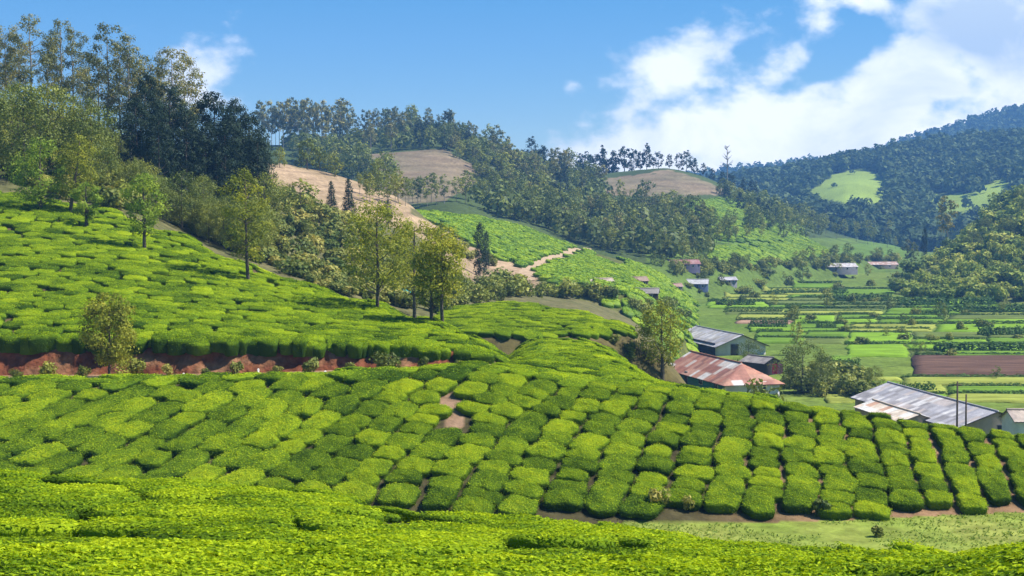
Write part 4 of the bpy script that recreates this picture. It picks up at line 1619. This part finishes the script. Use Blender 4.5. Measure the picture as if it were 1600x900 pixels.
# ------------------------------------------------------------------ valley fields with hedges
FCOL = {'bright': (.17, .29, .02), 'green': (.12, .21, .02), 'dull': (.115, .15, .035), 'yellow': (.25, .28, .05), 'brown': (.115, .066, .046), 'pink': (.34, .21, .14), 'dark': (.05, .09, .025)}
V_HEDGE = []
for i in range(5):
    rngh = np.random.default_rng(600 + i)
    n = 900
    xx = rngh.uniform(-.5, .5, n)
    th = rngh.uniform(-.2, math.pi + .2, n)
    lump = 1 + .16 * np.sin(xx * 21 + i) * np.sin(xx * 47 + 2 * i) + rngh.normal(0, .10, n)
    P = np.c_[xx, np.cos(th) * .5 * lump, np.maximum(np.sin(th), -.1) * lump]
    V, Q = cards(np.c_[P[:, 0] * 12, P[:, 1] * 1.6, P[:, 2] * 1.2], np.c_[rngh.normal(0, .4, n), np.cos(th), np.sin(th) + .2] + rngh.normal(0, .3, (n, 3)), .48, rngh, .6)
    V = V / (12, 1.6, 1.2)
    V_HEDGE.append(new_mesh('hedge', V, Q, None, [M['hedge']], {'tint': np.repeat(np.clip(rngh.normal(.40, .14, n), 0, 1), 4)}))


def field(poly, col, lift, label, nu=14, nv=6):
    """a terrace plot given by its four corners (front left, front right, back right, back left) as (x, y)"""
    P = np.array(poly, float)
    V = []
    for j in range(nv + 1):
        for i in range(nu + 1):
            u, v = i / nu, j / nv
            p = (P[0] * (1 - u) + P[1] * u) * (1 - v) + (P[3] * (1 - u) + P[2] * u) * v
            V.append((p[0], p[1]))
    V = np.array(V)
    edge = np.array([(i in (0, nu)) or (j in (0, nv)) for j in range(nv + 1) for i in range(nu + 1)])
    w = (fbm(V[:, 0] / 6, V[:, 1] / 6, 71) - .5)
    V = V + np.c_[w, fbm(V[:, 0] / 6, V[:, 1] / 6, 72) - .5] * np.where(edge, 2.6, .6)[:, None]
    z = ground(V[:, 0], V[:, 1]) + np.where(edge, lift - .22, lift + .12 * w)
    low = ground(V[:, 0], V[:, 1]) - .3
    n = len(V)
    W3 = np.r_[np.c_[V, z], np.c_[V[:, 0], V[:, 1], low]]
    m = nu + 1
    Q = [(j * m + i, j * m + i + 1, (j + 1) * m + i + 1, (j + 1) * m + i) for j in range(nv) for i in range(nu)]
    ring = [i for i in range(m)] + [j * m + nu for j in range(1, nv + 1)] + [nv * m + i for i in range(nu - 1, -1, -1)] + [j * m for j in range(nv - 1, 0, -1)]
    for a, b in zip(ring, ring[1:] + ring[:1]):
        Q.append((a + n, b + n, b, a))
    c = np.array(FCOL[col]) * (1 + .5 * (fbm(W3[:, 0] / 5, W3[:, 1] / 5, 73) - .5))[:, None]
    c[n:] *= .55
    o = link('field', new_mesh('field', W3, Q, None, [M['field']], {'Col': c}, False))
    tag(o, label, None, None, 'structure')


HOUSE_FREE = []
HEDGES = []


def build_fields():
    rng = np.random.default_rng(31)
    # rows given by photo heights of their near edge; plots by photo columns
    plan = [
        (626, 601, [(1290, 1372, 'yellow'), (1380, 1480, 'green'), (1484, 1640, 'yellow')]),
        (600, 588, [(1296, 1350, 'bright'), (1352, 1408, 'green'), (1412, 1640, 'yellow')]),
        (586, 554, [(1300, 1335, 'green'), (1428, 1650, 'brown')]),
        (556, 536, [(1325, 1420, 'bright'), (1425, 1478, 'dull'), (1480, 1650, 'green')]),
        (535, 518, [(1180, 1255, 'green'), (1258, 1320, 'dull'), (1324, 1425, 'bright'), (1428, 1540, 'bright'), (1544, 1650, 'green')]),
        (517, 505, [(1170, 1245, 'bright'), (1250, 1322, 'green'), (1326, 1460, 'yellow'), (1464, 1650, 'bright')]),
        (504, 491, [(1150, 1236, 'pink'), (1240, 1306, 'bright'), (1310, 1368, 'bright'), (1374, 1480, 'green'), (1484, 1650, 'bright')]),
        (490, 481, [(1060, 1130, 'pink'), (1134, 1226, 'dull'), (1230, 1380, 'yellow'), (1384, 1500, 'green'), (1504, 1640, 'yellow')]),
        (480, 470, [(1020, 1100, 'dull'), (1104, 1196, 'bright'), (1200, 1290, 'green'), (1294, 1420, 'dull'), (1424, 1560, 'green')]),
        (469, 460, [(1040, 1126, 'green'), (1130, 1230, 'yellow'), (1234, 1330, 'dull'), (1334, 1450, 'yellow')]),
        (459, 450, [(1030, 1100, 'bright'), (1104, 1190, 'green'), (1194, 1300, 'yellow'), (1304, 1400, 'green')]),
        (449, 442, [(1046, 1140, 'yellow'), (1144, 1236, 'bright'), (1240, 1320, 'green'), (1324, 1420, 'yellow')]),
        (441, 434, [(1040, 1120, 'bright'), (1124, 1230, 'dull'), (1234, 1330, 'green'), (1334, 1410, 'bright')]),
        (433, 427, [(1030, 1130, 'green'), (1134, 1250, 'yellow'), (1254, 1400, 'green')]),
        (426, 420, [(1050, 1170, 'bright'), (1174, 1270, 'green'), (1274, 1400, 'yellow')]),
        (419, 414, [(1090, 1200, 'green'), (1204, 1300, 'dull')]),
    ]
    word = {'bright': 'bright green', 'green': 'green', 'dull': 'dull green', 'yellow': 'yellowish green', 'brown': 'ploughed brown', 'pink': 'pale fallow'}
    for r, (p0, p1, plots) in enumerate(plan):
        for a, b, c in plots:
          if True:
            def w(px, py):
                for it in range(1):
                    z = -25.0
                    Y = 300.0
                    for _ in range(12):
                        zz = float(base_z(np.array((px - 800) / F * Y), np.array(Y))) + .3
                        Y = zz / ((450 - py) / F * CP - SP) * (CP + (450 - py) / F * SP)
                        Y = min(max(Y, 120), 1400)
                return ((px - 800) / F * Y, Y)
            if c != 'brown' and p0 - p1 > 7 and rng.random() < .75:
                pm = p0 + (p1 - p0) * rng.uniform(.4, .6)
                c2 = ['bright', 'green', 'yellow', 'dull'][rng.integers(4)]
                strips = [(p0, pm + .8, c), (pm, p1, c2)]
            else:
                strips = [(p0, p1, c)]
          for p0_, p1_, c in strips:
            sk = rng.uniform(-6, 6)
            P = [w(a, p0_), w(b, p0_ + rng.uniform(-1, 1)), w(b + sk, p1_ + rng.uniform(-.5, .8)), w(a + sk, p1_)]
            zz, ii = ground(np.array([p[0] for p in P]), np.array([p[1] for p in P]), True)
            if (ii != 0).sum() > 1:
                continue
            field(P, c, rng.uniform(.15, .5), f"{word[c]} plot in the {ordinal(r + 1)} row of valley terraces")
            # hedges and bushy banks along the back edge
            if rng.random() < (.88 if r > 2 else .5):
                HEDGES.append((P[3], P[2], rng.uniform(.4, 1.1 if r > 4 else .8), rng))
            if r > 4 and rng.random() < .6:
                t0, t1 = sorted(rng.uniform(0, 1, 2))
                A, Bq = np.array(P[0]), np.array(P[1])
                if t1 - t0 > .2:
                    HEDGES.append((A * (1 - t0) + Bq * t0, A * (1 - t1) + Bq * t1, rng.uniform(.6, 1.5), rng))


build_fields()
HEDGES.append((np.array(((1460 - 800) / F * 268, 268)), np.array(((1630 - 800) / F * 268, 268)), 1.7, None))
for px0, px1, Y, h in [(1385, 1470, 205, 1.3), (1470, 1640, 372, 2.0), (1405, 1560, 395, 2.4), (1290, 1400, 420, 2.0), (1200, 1330, 455, 1.6), (1530, 1650, 300, 2.0), (1290, 1350, 236, 1.6)]:
    HEDGES.append((np.array(((px0 - 800) / F * Y, Y)), np.array(((px1 - 800) / F * Y, Y * 1.01)), h, None))


def build_hedges():
    rng = np.random.default_rng(37)
    H = []
    for A, Bq, h, _ in HEDGES:
        A, Bq = np.array(A), np.array(Bq)
        L = np.linalg.norm(Bq - A)
        c = (A + Bq) / 2
        z, i = ground(c[0], c[1], True)
        if int(i) not in (0, LID['right'], LID['mid']):
            continue
        H.append((c, L, math.atan2(*(Bq - A)[::-1]), h, float(z)))
    H.sort(key=lambda t: t[0][1])
    for k, (c, L, a, h, z) in enumerate(H):
        o = link('hedge', V_HEDGE[rng.integers(5)], None, (c[0], c[1], z - .05))
        o.rotation_euler = (0, 0, a)
        o.scale = (L, max(.8, h * .8), h)
        tag(o, 'dark leafy hedge along the edge of a terraced valley plot', 'hedge', 'hedges between the valley terraces')


build_hedges()
VALLEY = [(1010, 425), (1400, 405), (1440, 440), (1600, 480), (1640, 540), (1480, 560), (1330, 545), (1240, 510), (1100, 490), (1000, 470)]
shrubs('valley_bush', V_BUSHY, VALLEY, 48, (6, 14), 'dark green bush among the terraced valley plots', 'bush', 'bushes among the valley plots', 104, 12, wide=(1., 2.2))
grove('valley_tree', V_FWOOD + V_SLIM[:2], VALLEY, 18, (16, 32), 'small green tree among the terraced valley plots', 'tree', 'small trees among the valley plots', 105, 24)
shrubs('valley_bush', V_BUSHY, [(985, 470), (1060, 480), (1070, 500), (990, 505)], 10, (10, 20), 'dark green bush among the terraced valley plots', 'bush', 'bushes among the valley plots', 106, 12)


# ------------------------------------------------------------------ buildings
def house(name, label, cat, c, L, Wd, yaw, eave, rise, roofcol, wallcol, patch=None, over=.5, openings=(), hip=0.0, sheet=.9, pitch2=None, seed=0, side_col=None):
    """gable house: long axis local X, floor at c; roof of ribbed sheets whose colour changes sheet by sheet"""
    rng = np.random.default_rng(seed)
    e = empty(name, c, yaw)
    tag(e, label, cat)
    hw = Wd / 2
    V = [(-L / 2, -hw, -1.5), (L / 2, -hw, -1.5), (L / 2, hw, -1.5), (-L / 2, hw, -1.5), (-L / 2, -hw, eave), (L / 2, -hw, eave), (L / 2, hw, eave), (-L / 2, hw, eave),
         (-L / 2, 0, eave + rise - .05), (L / 2, 0, eave + (0.05 if hip else rise - .05))]
    col = np.tile(np.array(wallcol, float), (10, 1))
    me = new_mesh('wall', V, [(0, 1, 5, 4), (2, 3, 7, 6), (1, 2, 6, 5), (3, 0, 4, 7)], [(5, 6, 9), (7, 4, 8)], [M['wall']], {'Col': col})
    link('wall', me, e)
    nx, ny = max(int((L + 2 * over) / .22), 20), 14
    mbr = MB()
    for sgn in (-1, 1):
        xs = np.linspace(-L / 2 - over, L / 2 + over, nx + 1)
        ts = np.linspace(0, 1, ny + 1)
        Vv, Cc = [], []
        run = hw + over
        for t in ts:
            for ii, x in enumerate(xs):
                sx = 1 - hip * t * 0
                rib = .035 * math.sin(ii * math.pi)
                e_ = max(x - (L / 2 - hip), 0) / hip * (hw / run) if hip else 0
                z = eave + rise - max(t, min(e_, 1.0)) * rise * run / hw + .07 + .035 * (ii % 2) + .03 * (fbm(x / 2, t * 3 + sgn, seed) - .5) - .05 * math.sin(math.pi * min(max((x + L / 2) / L, 0), 1)) * (1 - t)
                Vv.append((x, sgn * t * run, z))
                k1, k2 = int(x / sheet + 1000), int(t * run / 1.6)
                h = float(hash2(np.array(k1), np.array(k2 + 50 * (sgn + 1)), seed))
                cc = np.array(roofcol[int(h * len(roofcol)) % len(roofcol)])
                cc = cc * (.75 + .5 * float(fbm(x * 1.3, t * 4 + sgn * 9, seed + 3)))
                Cc.append(cc)
        n = nx + 1
        q = [(j * n + i, (j + 1) * n + i, (j + 1) * n + i + 1, j * n + i + 1) for j in range(ny) for i in range(nx)]
        mbr.add(Vv, q, col=np.array(Cc))
        # thickness: underside
        Vu = np.array(Vv) - (0, 0, .10)
        mbr.add(Vu, [tuple(reversed(k)) for k in q], col=np.array(Cc) * .6)
    rf = mbr.build('roof', M['roof'], e)
    rc = MB()
    rc.tube([(-L / 2 - over, 0, eave + rise + .10), (0, 0, eave + rise + .06), (L / 2 + over - (hip + over if hip else 0), 0, eave + rise + .10)], .13, 6, col=np.array(roofcol[0]) * .9)
    rc.build('ridge_cap', M['roof'], rf)
    for kind, side, u, w, h, z0, cl in openings:
        # side: 's' front long wall (-Y), 'n' back, 'e' +X gable, 'w' -X gable
        if side in 'sn':
            pos = (u * L / 2, (-1 if side == 's' else 1) * (hw + .02), z0 + h / 2)
            rz = 0
        else:
            pos = ((1 if side == 'e' else -1) * (L / 2 + .02), u * hw, z0 + h / 2)
            rz = math.pi / 2
        if kind == 'panel':
            MB().box(pos, (w, .06, h), rz, cl).build('painted_wall', M['wall'], e)
            continue
        fr = MB()
        fr.box(pos, (w + .2, .10, h + .2), rz, cl or (.25, .2, .16))
        f = fr.build(kind, M['wall'], e)
        MB().box((pos[0] + (.04 if side == 'e' else -.04 if side == 'w' else 0), pos[1] + (-.04 if side == 's' else .04 if side == 'n' else 0), pos[2]), (w, .10, h), rz).build('pane' if kind == 'window' else 'door_leaf', M['dark_glass'] if kind == 'window' else M['timber'], f)
    return e


def axis(px0, Y0, px1, Y1):
    a, b = np.array(((px0 - 800) / F * Y0, Y0)), np.array(((px1 - 800) / F * Y1, Y1))
    return (a + b) / 2, np.linalg.norm(b - a), math.atan2(*(b - a)[::-1])


TILE = [(.36, .155, .10), (.40, .19, .125), (.26, .12, .085), (.44, .24, .17), (.34, .15, .11), (.30, .13, .09), (.55, .47, .41), (.42, .22, .15), (.60, .56, .52)]
TIN = [(.36, .35, .38), (.42, .40, .42), (.30, .29, .31), (.50, .48, .48), (.38, .37, .36), (.33, .30, .27)]
GREY = [(.38, .36, .38), (.31, .30, .32), (.42, .40, .41), (.36, .34, .35), (.27, .25, .25), (.58, .55, .53), (.44, .38, .35)]
# tiled house behind the crest tree
c, L, yaw = axis(1082, 222, 1178, 200)
house('tiled_house', 'long house under a patched salmon tile roof beside the crest tree', 'house', (c[0], c[1], -24.9), L, 8.2, yaw, 2.1, 2.3, TILE, (.60, .58, .60), seed=3, over=.6, sheet=1.1, hip=4.0,
      openings=[('panel', 's', 0.0, L * .96, 1.9, .2, (.04, .17, .16)), ('door', 's', -.3, 1.0, 2.0, .2, (.3, .28, .25)), ('window', 's', .2, 1.2, 1.0, 1.0, (.6, .6, .55)), ('window', 's', .7, 1.2, 1.0, 1.0, (.6, .6, .55)),
                ('window', 'e', .35, 1.0, 1.0, 1.1, (.55, .5, .45))])
c, L, yaw = axis(1090, 284, 1160, 262)
house('tin_shed', 'grey tin roofed shed in the valley behind the tiled house', 'shed', (c[0], c[1], -24.9), L, 9.5, yaw, 1.9, 1.9, TIN, (.58, .55, .52), seed=5, over=.7,
      openings=[('panel', 's', 0, L * .9, 2.2, .1, (.06, .06, .08)), ('door', 'e', -.3, 1.4, 2.0, .1, (.3, .25, .2))])
c, L, yaw = axis(1392, 186, 1560, 158)
house('long_barn', 'long barn with a grey sheet roof at the lower right', 'barn', (c[0], c[1], -24.7), L, 9.4, yaw, 1.7, 1.7, GREY, (.42, .34, .28), seed=8, over=.5,
      openings=[('window', 's', .3, 1.2, .9, .7, (.5, .45, .4)), ('window', 's', -.3, 1.2, .9, .7, (.5, .45, .4)), ('door', 'e', .2, 1.4, 1.8, .0, (.3, .25, .2))])
# lean-to in front of the barn with bleached sheets
c, L, yaw = axis(1368, 177, 1440, 164)
house('lean_to', 'bleached tan and white sheeted lean-to along the front of the grey barn', 'shed', (c[0], c[1], -24.7), L, 4.6, yaw, 1.5, .75, [(.62, .50, .38), (.70, .63, .55), (.5, .30, .2), (.66, .56, .45), (.72, .68, .62)],
      (.45, .35, .28), seed=9, over=.3, sheet=1.4)
x, y, z = G(1600, 152)
house('white_hut', 'small white walled hut at the right edge behind the tea spur', 'hut', (x + .6, y, -23.6), 4, 3.4, .1, 2.4, .9, [(.35, .28, .24), (.42, .34, .28)], (.72, .73, .76), seed=11, over=.3,
      openings=[('window', 's', .3, .8, .8, 1.0, (.4, .4, .4))])
SMALL = [
    ('red_roof_house', 'low house with a dusty pink roof at the far valley edge', (1066, 416), 20, 9, .1, 2.6, 2.6, [(.36, .17, .16), (.42, .24, .22)], (.25, .24, .36)),
    ('blue_house', 'small blue walled house with a pale roof among the valley plots', (1090, 447), 11, 7, -.2, 2.4, 1.8, [(.55, .53, .52), (.62, .6, .6)], (.22, .30, .50)),
    ('pale_house', 'tiny pale house right of the blue house', (1136, 440), 10, 6, .2, 2.2, 1.6, [(.50, .48, .50), (.42, .4, .42)], (.55, .55, .56)),
    ('pink_hut', 'tiny hut with a rusty roof left of the blue house', (1054, 450), 8, 6, .1, 2.0, 1.5, [(.45, .28, .22), (.5, .36, .3)], (.55, .5, .45)),
    ('old_shed', 'dark old shed with an ashen roof behind the small tea patch', (1006, 462), 9, 6, -.15, 2.5, 1.3, [(.30, .27, .24), (.36, .33, .3)], (.10, .085, .07)),
    ('tan_hut', 'tan walled hut among the trees above the dark old shed', (996, 442), 8, 6, .2, 2.6, 1.5, [(.42, .30, .22), (.36, .24, .17)], (.50, .36, .26)),
    ('roadside_wall_house', 'low tan house end on the bank below the sunlit tea', (935, 442), 12, 5, 0.15, 1.8, .9, [(.46, .36, .28), (.52, .42, .33)], (.46, .34, .25)),
    ('long_white_house', 'long whitish roofed row of rooms far across the valley', (1300, 420), 28, 8, .06, 2.4, 2.2, [(.62, .6, .6), (.5, .45, .45), (.56, .5, .48)], (.45, .45, .52)),
    ('long_red_house', 'reddish roofed row beside the long whitish row across the valley', (1370, 416), 24, 8, .04, 2.4, 2.2, [(.50, .32, .26), (.42, .28, .22), (.6, .5, .45)], (.50, .45, .42)),
    ('grey_house', 'grey roofed house under the thin cypress on the right', (1415, 452), 11, 8, -.1, 2.4, 2.3, [(.36, .33, .32), (.42, .38, .36)], (.40, .46, .52)),
    ('slope_hut', 'pale hut half hidden behind the tallest roadside tree', (590, 467), 6, 4, .1, 1.8, .9, [(.5, .48, .46), (.42, .38, .36)], (.62, .60, .58)),
]
DIMS = {'red_roof_house': (50, 13), 'blue_house': (32, 14), 'pale_house': (26, 9), 'pink_hut': (20, 9), 'old_shed': (44, 15), 'tan_hut': (26, 12), 'roadside_wall_house': (40, 9), 'long_white_house': (72, 11), 'long_red_house': (60, 9), 'grey_house': (38, 15), 'slope_hut': (56, 14)}
for k, (nm, lab, p, L, Wd, yaw, ev, rs, rc, wc) in enumerate(SMALL):
    if nm == 'slope_hut':
        x, y, _ = G(p[0], 168)
        z = float(at(p[0], p[1], 168)[2])
    else:
        x, y, z = B(*p)
    wp, hp = DIMS[nm]
    L, h = px_h(wp, y), px_h(hp, y)
    ev, rs = h * .56, h * .44
    Wd = min(Wd, max(L * .6, 4))
    op = [('window', 's', -.5, ev * .36, ev * .34, ev * .38, (.5, .48, .45)), ('door', 's', .05, ev * .34, ev * .74, .02, (.3, .25, .2)), ('window', 's', .55, ev * .36, ev * .34, ev * .38, (.5, .48, .45))]
    wc = [q * .45 for q in wc]
    rc = [tuple(v * .8 for v in t) for t in rc]
    house(nm, lab, 'house', (x, y, z - .25 * h), L, Wd, yaw, ev, rs, rc, wc, seed=20 + k, over=.3, openings=op)
    rb = np.random.default_rng(900 + k)
    for j in range(3):
        bx_, by_ = x + L * (j - 1) * rb.uniform(.35, .6), y - Wd * .5 - h * rb.uniform(.3, 1.2)
        o = link('house_bush', V_BUSHY[rb.integers(4)], None, (bx_, by_, float(ground(bx_, by_)) - .05))
        w = h * rb.uniform(.4, .8)
        o.scale = (w, w, h * rb.uniform(.35, .62))
        tag(o, ('left', 'middle', 'right')[j] + ' leafy bush in front of the ' + lab.split(' ')[0] + ' ' + ' '.join(nm.split('_')), 'bush', 'bushes in front of the ' + nm.replace('_', ' '))
# turquoise tarpaulin by the hut
x, y, z = B(629, 469)
mb = MB()
gx_, gy_ = np.meshgrid(np.linspace(-.9, .9, 9), np.linspace(-.7, .7, 7), indexing='ij')
gz = 1.25 - .35 * np.abs(gx_) ** 1.4 - .12 * np.abs(gy_) + .08 * np.sin(gx_ * 5) * np.cos(gy_ * 4)
Vt = np.stack([gx_, gy_, gz], -1).reshape(-1, 3)
Qt = [(i * 7 + j, (i + 1) * 7 + j, (i + 1) * 7 + j + 1, i * 7 + j + 1) for i in range(8) for j in range(6)]
e = empty('tarpaulin_shelter', (x, y, z))
mb.add(Vt, Qt, col=(.02, .38, .40)).add(Vt - (0, 0, .03), [tuple(reversed(t)) for t in Qt], col=(.02, .30, .32))
mb.build('tarpaulin', M['cloth'], e)
for sx in (-.8, .8):
    for sy in (-.6, .6):
        MB().tube([(sx, sy, -.2), (sx, sy, .95)], .03, 5).build('pole', M['timber'], e)
tag(e, 'turquoise tarpaulin shelter between the trunks of the roadside trees', 'shelter')

# timber shed and stacked lumber right of the tiled house
x, y, z = G(1190, 232)
house('lumber_shed', 'small blackish timber shed behind the tiled house', 'shed', (x, y, -24.9), 5, 4, -.9, 1.9, .8, [(.22, .19, .18), (.28, .25, .23)], (.07, .055, .05), seed=41, over=.3)


# poles, posts, clothes
def pole(px, Y, top, label, arm=False):
    x, y, z = G(px, Y)
    h = float(at(px, top, Y)[2]) - z
    e = empty('utility_pole', (x, y, z))
    MB().tube([(0, 0, -.4), (.02, 0, h * .5), (0, 0, h)], [.12, .105, .085], 8).build('post', M['timber'], e)
    if arm:
        MB().box((0, 0, h - .35), (.9, .08, .09)).build('cross_arm', M['timber'], e)
    tag(e, label, 'pole')


pole(1499, 139, 596, 'taller wooden pole standing in front of the grey barn', True)
pole(1513, 150, 616, 'shorter wooden pole right of the taller one by the grey barn')
pole(1048, 250, 490, 'thin bare pole rising behind the crest tree')
for k, (px, h) in enumerate([(193, .35), (236, .3), (285, .38), (330, .34), (402, .6), (460, .3), (507, .32), (556, .28), (610, .28)]):
    x, y, z = G(px, 88.6)
    o = link('marker_post', None, None, (x, y, z))
    e = o
    MB().box((0, 0, h / 2 - .1), (.13, .13, h + .2), .2).build('shaft', M['stone_white'], e)
    MB().add([(-.07, -.07, 0), (.07, -.07, 0), (.07, .07, 0), (-.07, .07, 0), (0, 0, .07)], [], [(0, 1, 4), (1, 2, 4), (2, 3, 4), (3, 0, 4)]).build('cap', M['stone_white'], e).location = (0, 0, h + .003)
    tag(o, f"short whitewashed post, {ordinal(k + 1)} from the left along the road below the red bank", 'post', 'whitewashed roadside posts')
for k, px in enumerate([22, 70, 128, 208, 262, 318, 366, 430, 486, 548, 604, 660, 716]):
    x, y, z = G(px, 92.2)
    o = link('bank_bush', (V_BUSHY + V_SHRUB)[k % 10], None, (x, y, z - .05))
    hh = (.5, .9, .6, 1.1, .7, .45, .8)[k % 7]
    o.scale = (hh * 1.2, hh * .8, hh)
    o.rotation_euler = (0, 0, k * 1.3)
    tag(o, f"small weedy bush, {ordinal(k + 1)} from the left at the foot of the red bank", 'bush', 'weedy bushes along the foot of the red bank')
# clothes line by the tiled house
x, y, z = G(1216, 214)
e = empty('clothes_line', (x, y, z))
for sx in (-1.3, 1.3):
    MB().tube([(sx, 0, -.3), (sx, 0, 3.6)], .05, 6).build('post', M['timber'], e)
MB().tube([(-1.3, 0, 3.5), (0, 0, 3.4), (1.3, 0, 3.5)], .02, 4).build('line', M['timber'], e)
tag(e, 'clothes line between two posts at the end of the tiled house', 'clothes line')
for k, (ox, col, lb) in enumerate([(-.35, (.62, .05, .10), 'red cloth hanging on the clothes line by the tiled house'), (.5, (.60, .22, .30), 'pink cloth hanging on the clothes line beside the red one')]):
    mb = MB()
    xs = np.linspace(-.38, .38, 10)
    zs = np.linspace(0, -1.5, 7)
    Vc = [(xx, .05 * math.sin(xx * 14 + k) * (1 + .4 * -zz), zz) for zz in zs for xx in xs]
    Qc = [(j * 10 + i, j * 10 + i + 1, (j + 1) * 10 + i + 1, (j + 1) * 10 + i) for j in range(6) for i in range(9)]
    mb.add(Vc, Qc, col=col).add(np.array(Vc) + (0, .015, 0), [tuple(reversed(t)) for t in Qc], col=col)
    o = mb.build('hanging_cloth', M['cloth'])
    o.location = (x + ox, y, z + 3.43)
    tag(o, lb, 'cloth')
# trees and bushes round the houses
for nm, px, Y, top, pr, wd, lb in [
    ('yard_tree', 1256, 205, 528, V_WOOD[1], 1.25, 'broad yellowish green tree between the tiled house and the fields'),
    ('yard_tree', 1284, 207, 545, V_WOOD[2], .8, 'darker tree with a bare side stem just right of the broad yard tree'),
    ('field_tree', 1434, 262, 534, V_WOOD[0], .9, 'dark green tree at the left end of the ploughed field'),
    ('field_tree', 1444, 268, 545, V_WOOD[3], .9, 'low tree close right of the tree at the ploughed field'),
    ('field_tree', 1560, 222, 570, V_SLIM[1], 1.5, 'thin pale tree in front of the ploughed field near the right edge'),
    ('palm_like_tree', 1246, 262, 500, V_SLIM[0], 1.0, 'slim dark tree behind the broad yard tree'),
    ('valley_tree_tall', 1312, 330, 488, V_SLIM[2], 1.3, 'grey green leaning tree beside a bright plot'),
    ('yard_tree', 1370, 208, 568, V_WOOD[1], .9, 'small olive tree left of the grey barn'),
    ('yard_tree', 1170, 240, 528, V_WOOD[3], 1.3, 'bushy tree against the end of the tin shed')]:
    x, y, z = G(px, Y)
    plant_tree(nm, pr, (x, y, z - .1), max(float(at(px, top, Y)[2]) - z, 2) / mesh_h(pr[1]), px * .1, lb, 'tree', None, wd)
shrubs('yard_bush', V_BUSHY, [(1205, 612), (1250, 590), (1350, 600), (1365, 630), (1300, 622), (1240, 615)], 22, (16, 34), from_left('leafy yard bush', 'between the tiled house and the grey barn'), 'bush', 'yard bushes behind the spur', 107, 12)
for k, (px, Y, h, w, lb) in enumerate([(1150, 170, 4.2, 3.2, 'green bush hiding the near corner of the tiled house'), (1190, 172, 5.0, 3.6, 'olive bush below the gable of the tiled house'), (1545, 140, 3.6, 1.6, 'dry brownish bush right of the wooden poles'),
                                       (1562, 142, 3.6, 1.5, 'dry brownish bush next to the white hut'), (1462, 146, 2.6, 1.6, 'green bush in front of the grey barn'), (1530, 150, 2.8, 1.5, 'low bush behind the dry brownish bushes')]):
    x, y, z = G(px, Y)
    o = link('yard_bush', (V_SHRUB if 'brown' in lb else V_BUSHY)[k % 4], None, (x, y, z - .1))
    o.scale = (w, w, h)
    tag(o, lb, 'bush')
# grass tufts and small plants in the hollow, reddish dry bush at the foot of the spur
for k, (px, py, h, w, lb) in enumerate([(1030, 792, .9, .7, 'reddish dry shrub at the foot of the spur beside the grassy hollow'), (1074, 797, .7, .5, 'small yellow green bush at the foot of the spur'), (1280, 806, .8, .6, 'small bushy plant in the grassy hollow'),
                                        (1370, 838, .5, .4, 'tiny dark plant low in the grassy hollow')]):
    x, y, z = B(px, py)
    o = link('hollow_plant', V_SHRUB[k], None, (x, y, z - .05))
    o.scale = (w, w, h)
    tag(o, lb, 'plant')


def grass_patch():
    rng = np.random.default_rng(55)
    n = 26000
    X, Y = rng.uniform(-4, 34, n), rng.uniform(44, 70, n)
    z, i = ground(X, Y, True)
    k = (i == 0) & (fbm(X / 2.5, Y / 2.5, 81) > .40)
    X, Y, z = X[k], Y[k], z[k]
    C = np.c_[X, Y, z + .04]
    V, Q = cards(C, rng.normal(size=C.shape) * (.7, .7, .3) + (0, 0, .8), .16, rng, .4)
    M['grass'] = leaf_material('hollow_grass', [(0, (.10, .19, .025)), (.5, (.20, .28, .045)), (1, (.34, .36, .09))], .3, .7, .1, 0, .6, .4)
    tag(link('hollow_grass', new_mesh('hollow_grass', V, Q, None, [M['grass']], {'tint': np.repeat(np.clip(rng.normal(.45, .2, len(X)), 0, 1), 4)})), 'dry short grass in the hollow below the spur', None, None, 'stuff')


grass_patch()
